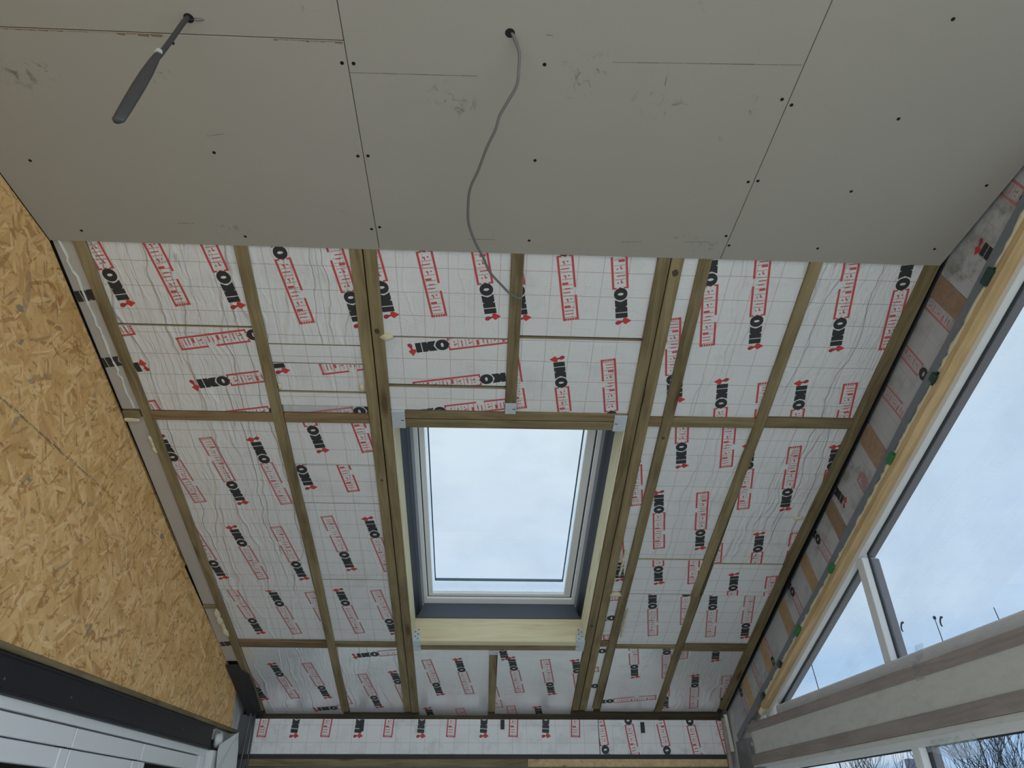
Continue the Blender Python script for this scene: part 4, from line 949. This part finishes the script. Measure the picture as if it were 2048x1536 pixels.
mb.build('folded_bundle', M['cabledark'], hc, smooth=True)
MB().tube([(-.017, -.014, -.170), (-.017, -.014, -.180)], .0085, 10).build('tape_wrap', M['tape'], hc)
MB().tube([(.004, .003, -.002), (.024, .006, -.004), (.040, .003, -.003)], .0009, 5).build('wire_end', M['cabledark'], hc)

# ------------------------------------------------------------------ garden beyond the glass
def branch_tree(name, base, height, seed, label, cat='tree', spread=.5, r0=.05, depth=4):
    q = random.Random(seed); t = empty(name, T(*base)); tag(t, label, cat, 'bare garden trees')
    tr = MB(); br = MB(); cnt = [0]
    def grow(p, d, L, r, lv):
        n = 4; pts = [p]; rr = [r]
        for k in range(n):
            d = (d + Vector((q.uniform(-.16, .16), q.uniform(-.16, .16), q.uniform(-.03, .12)))).normalized()
            p = p + d * L / n; pts.append(p); rr.append(r * (1 - .45 * (k + 1) / n))
        (tr if lv == 0 else br).tube(pts, rr, 6 if lv < 2 else 4)
        if lv >= depth: return
        for k in range(q.choice((3, 3, 4)) if lv else 8):
            u = q.randint(2, n) if lv else q.randint(1, n)
            nd = (d + Vector((q.uniform(-1, 1), q.uniform(-1, 1), q.uniform(-.25, .7))) * spread * (1.5 if lv == 0 else 1.1)).normalized()
            grow(pts[u], nd, L * q.uniform(.58, .85), max(.0026, rr[u] * q.uniform(.42, .6)), lv + 1)
    grow(Vector((0, 0, 0)), Vector((0, 0, 1)), height * .42, r0, 0)
    tr.build('trunk', M['bark'], t, smooth=True); br.build('branches', M['bark'], t, smooth=True)
branch_tree('bare_tree', (5.45, 7.55, -.12), 2.8, 11, 'dense bare tree beyond the lower window, farthest from the corner post', spread=.55, r0=.045, depth=4)
branch_tree('bare_tree', (5.85, 8.9, -.12), 2.75, 23, 'bare tree beside the lower mullion, on the side of the milky flap', spread=.5, r0=.04)
branch_tree('bare_tree', (4.95, 9.7, -.12), 2.75, 31, 'thin bare tree between the corner post and the lower mullion', spread=.5, r0=.035, depth=4)
def stem(px, py, top, seed, label, curl=True, lean=.0):
    q = random.Random(seed); t = empty('dry_plant', T(px, py, -.12)); tag(t, label, 'plant', 'dry stems beyond the glass')
    H = top + .12; pts = [(lean * (k / 10) ** 2 + q.uniform(-.006, .006), q.uniform(-.006, .006), H * k / 10) for k in range(11)]
    MB().tube(spline(pts, 3), [.009 - .006 * k / 30 for k in range(31)], 5).build('stalk', M['bark'], t, smooth=True)
    if curl:
        c = Vector(pts[-1]); w = [c + Vector((.035 + .022 * math.cos(a), -.05 * (a / 5) + .0, .01 - .030 * a / 2 + .018 * math.sin(a * 1.3))) for a in [i * .3 for i in range(13)]]
        MB().tube(w, [.0085 - .0003 * i for i in range(13)], 5).build('dried_leaf', M['bark'], t, smooth=True)
        MB().blob((c.x, c.y, c.z + .01), (.013, .013, .018), seed, 0, 1).build('seed_head', M['bark'], t, smooth=True)
K = 6.2
for (dx, dy, dz, cu, ln, lab) in ((.524, .852, .205, True, -.05, 'bare stem with curled dry head, beside the gable mullion'), (.561, .828, .206, True, -.06, 'bare stem with curled dry head, second from the gable mullion'), (.612, .791, .211, False, -.05, 'bare straight stem farthest from the gable mullion'), (.574, .820, .176, False, -.05, 'short bare stem between the curled one and the farthest one'), (.435, .901, .181, False, -.10, 'thin bare stem seen through the small triangular pane')):
    stem(dx * K, dy * K, CZ + dz * K, int(dx * 1000), lab, cu, ln)
# neighbouring house, far down the garden
h = empty('neighbour_house', T(.500 * 46, .874 * 46, -.12)); tag(h, 'distant house with slate roof beyond the lower window', 'house')
MB().box(-5, 5, -4, 4, 0, 2.4).build('wall', M['brick'], h)
mb = MB(); mb.prism([(-4.4, 2.4), (4.4, 2.4), (0, 3.3)], -5.3, 5.3, 'x'); mb.build('roof', M['slate'], h)
MB().box(-.30, .18, -.2, .2, 3.0, 4.45).build('chimney', M['slate'], h)
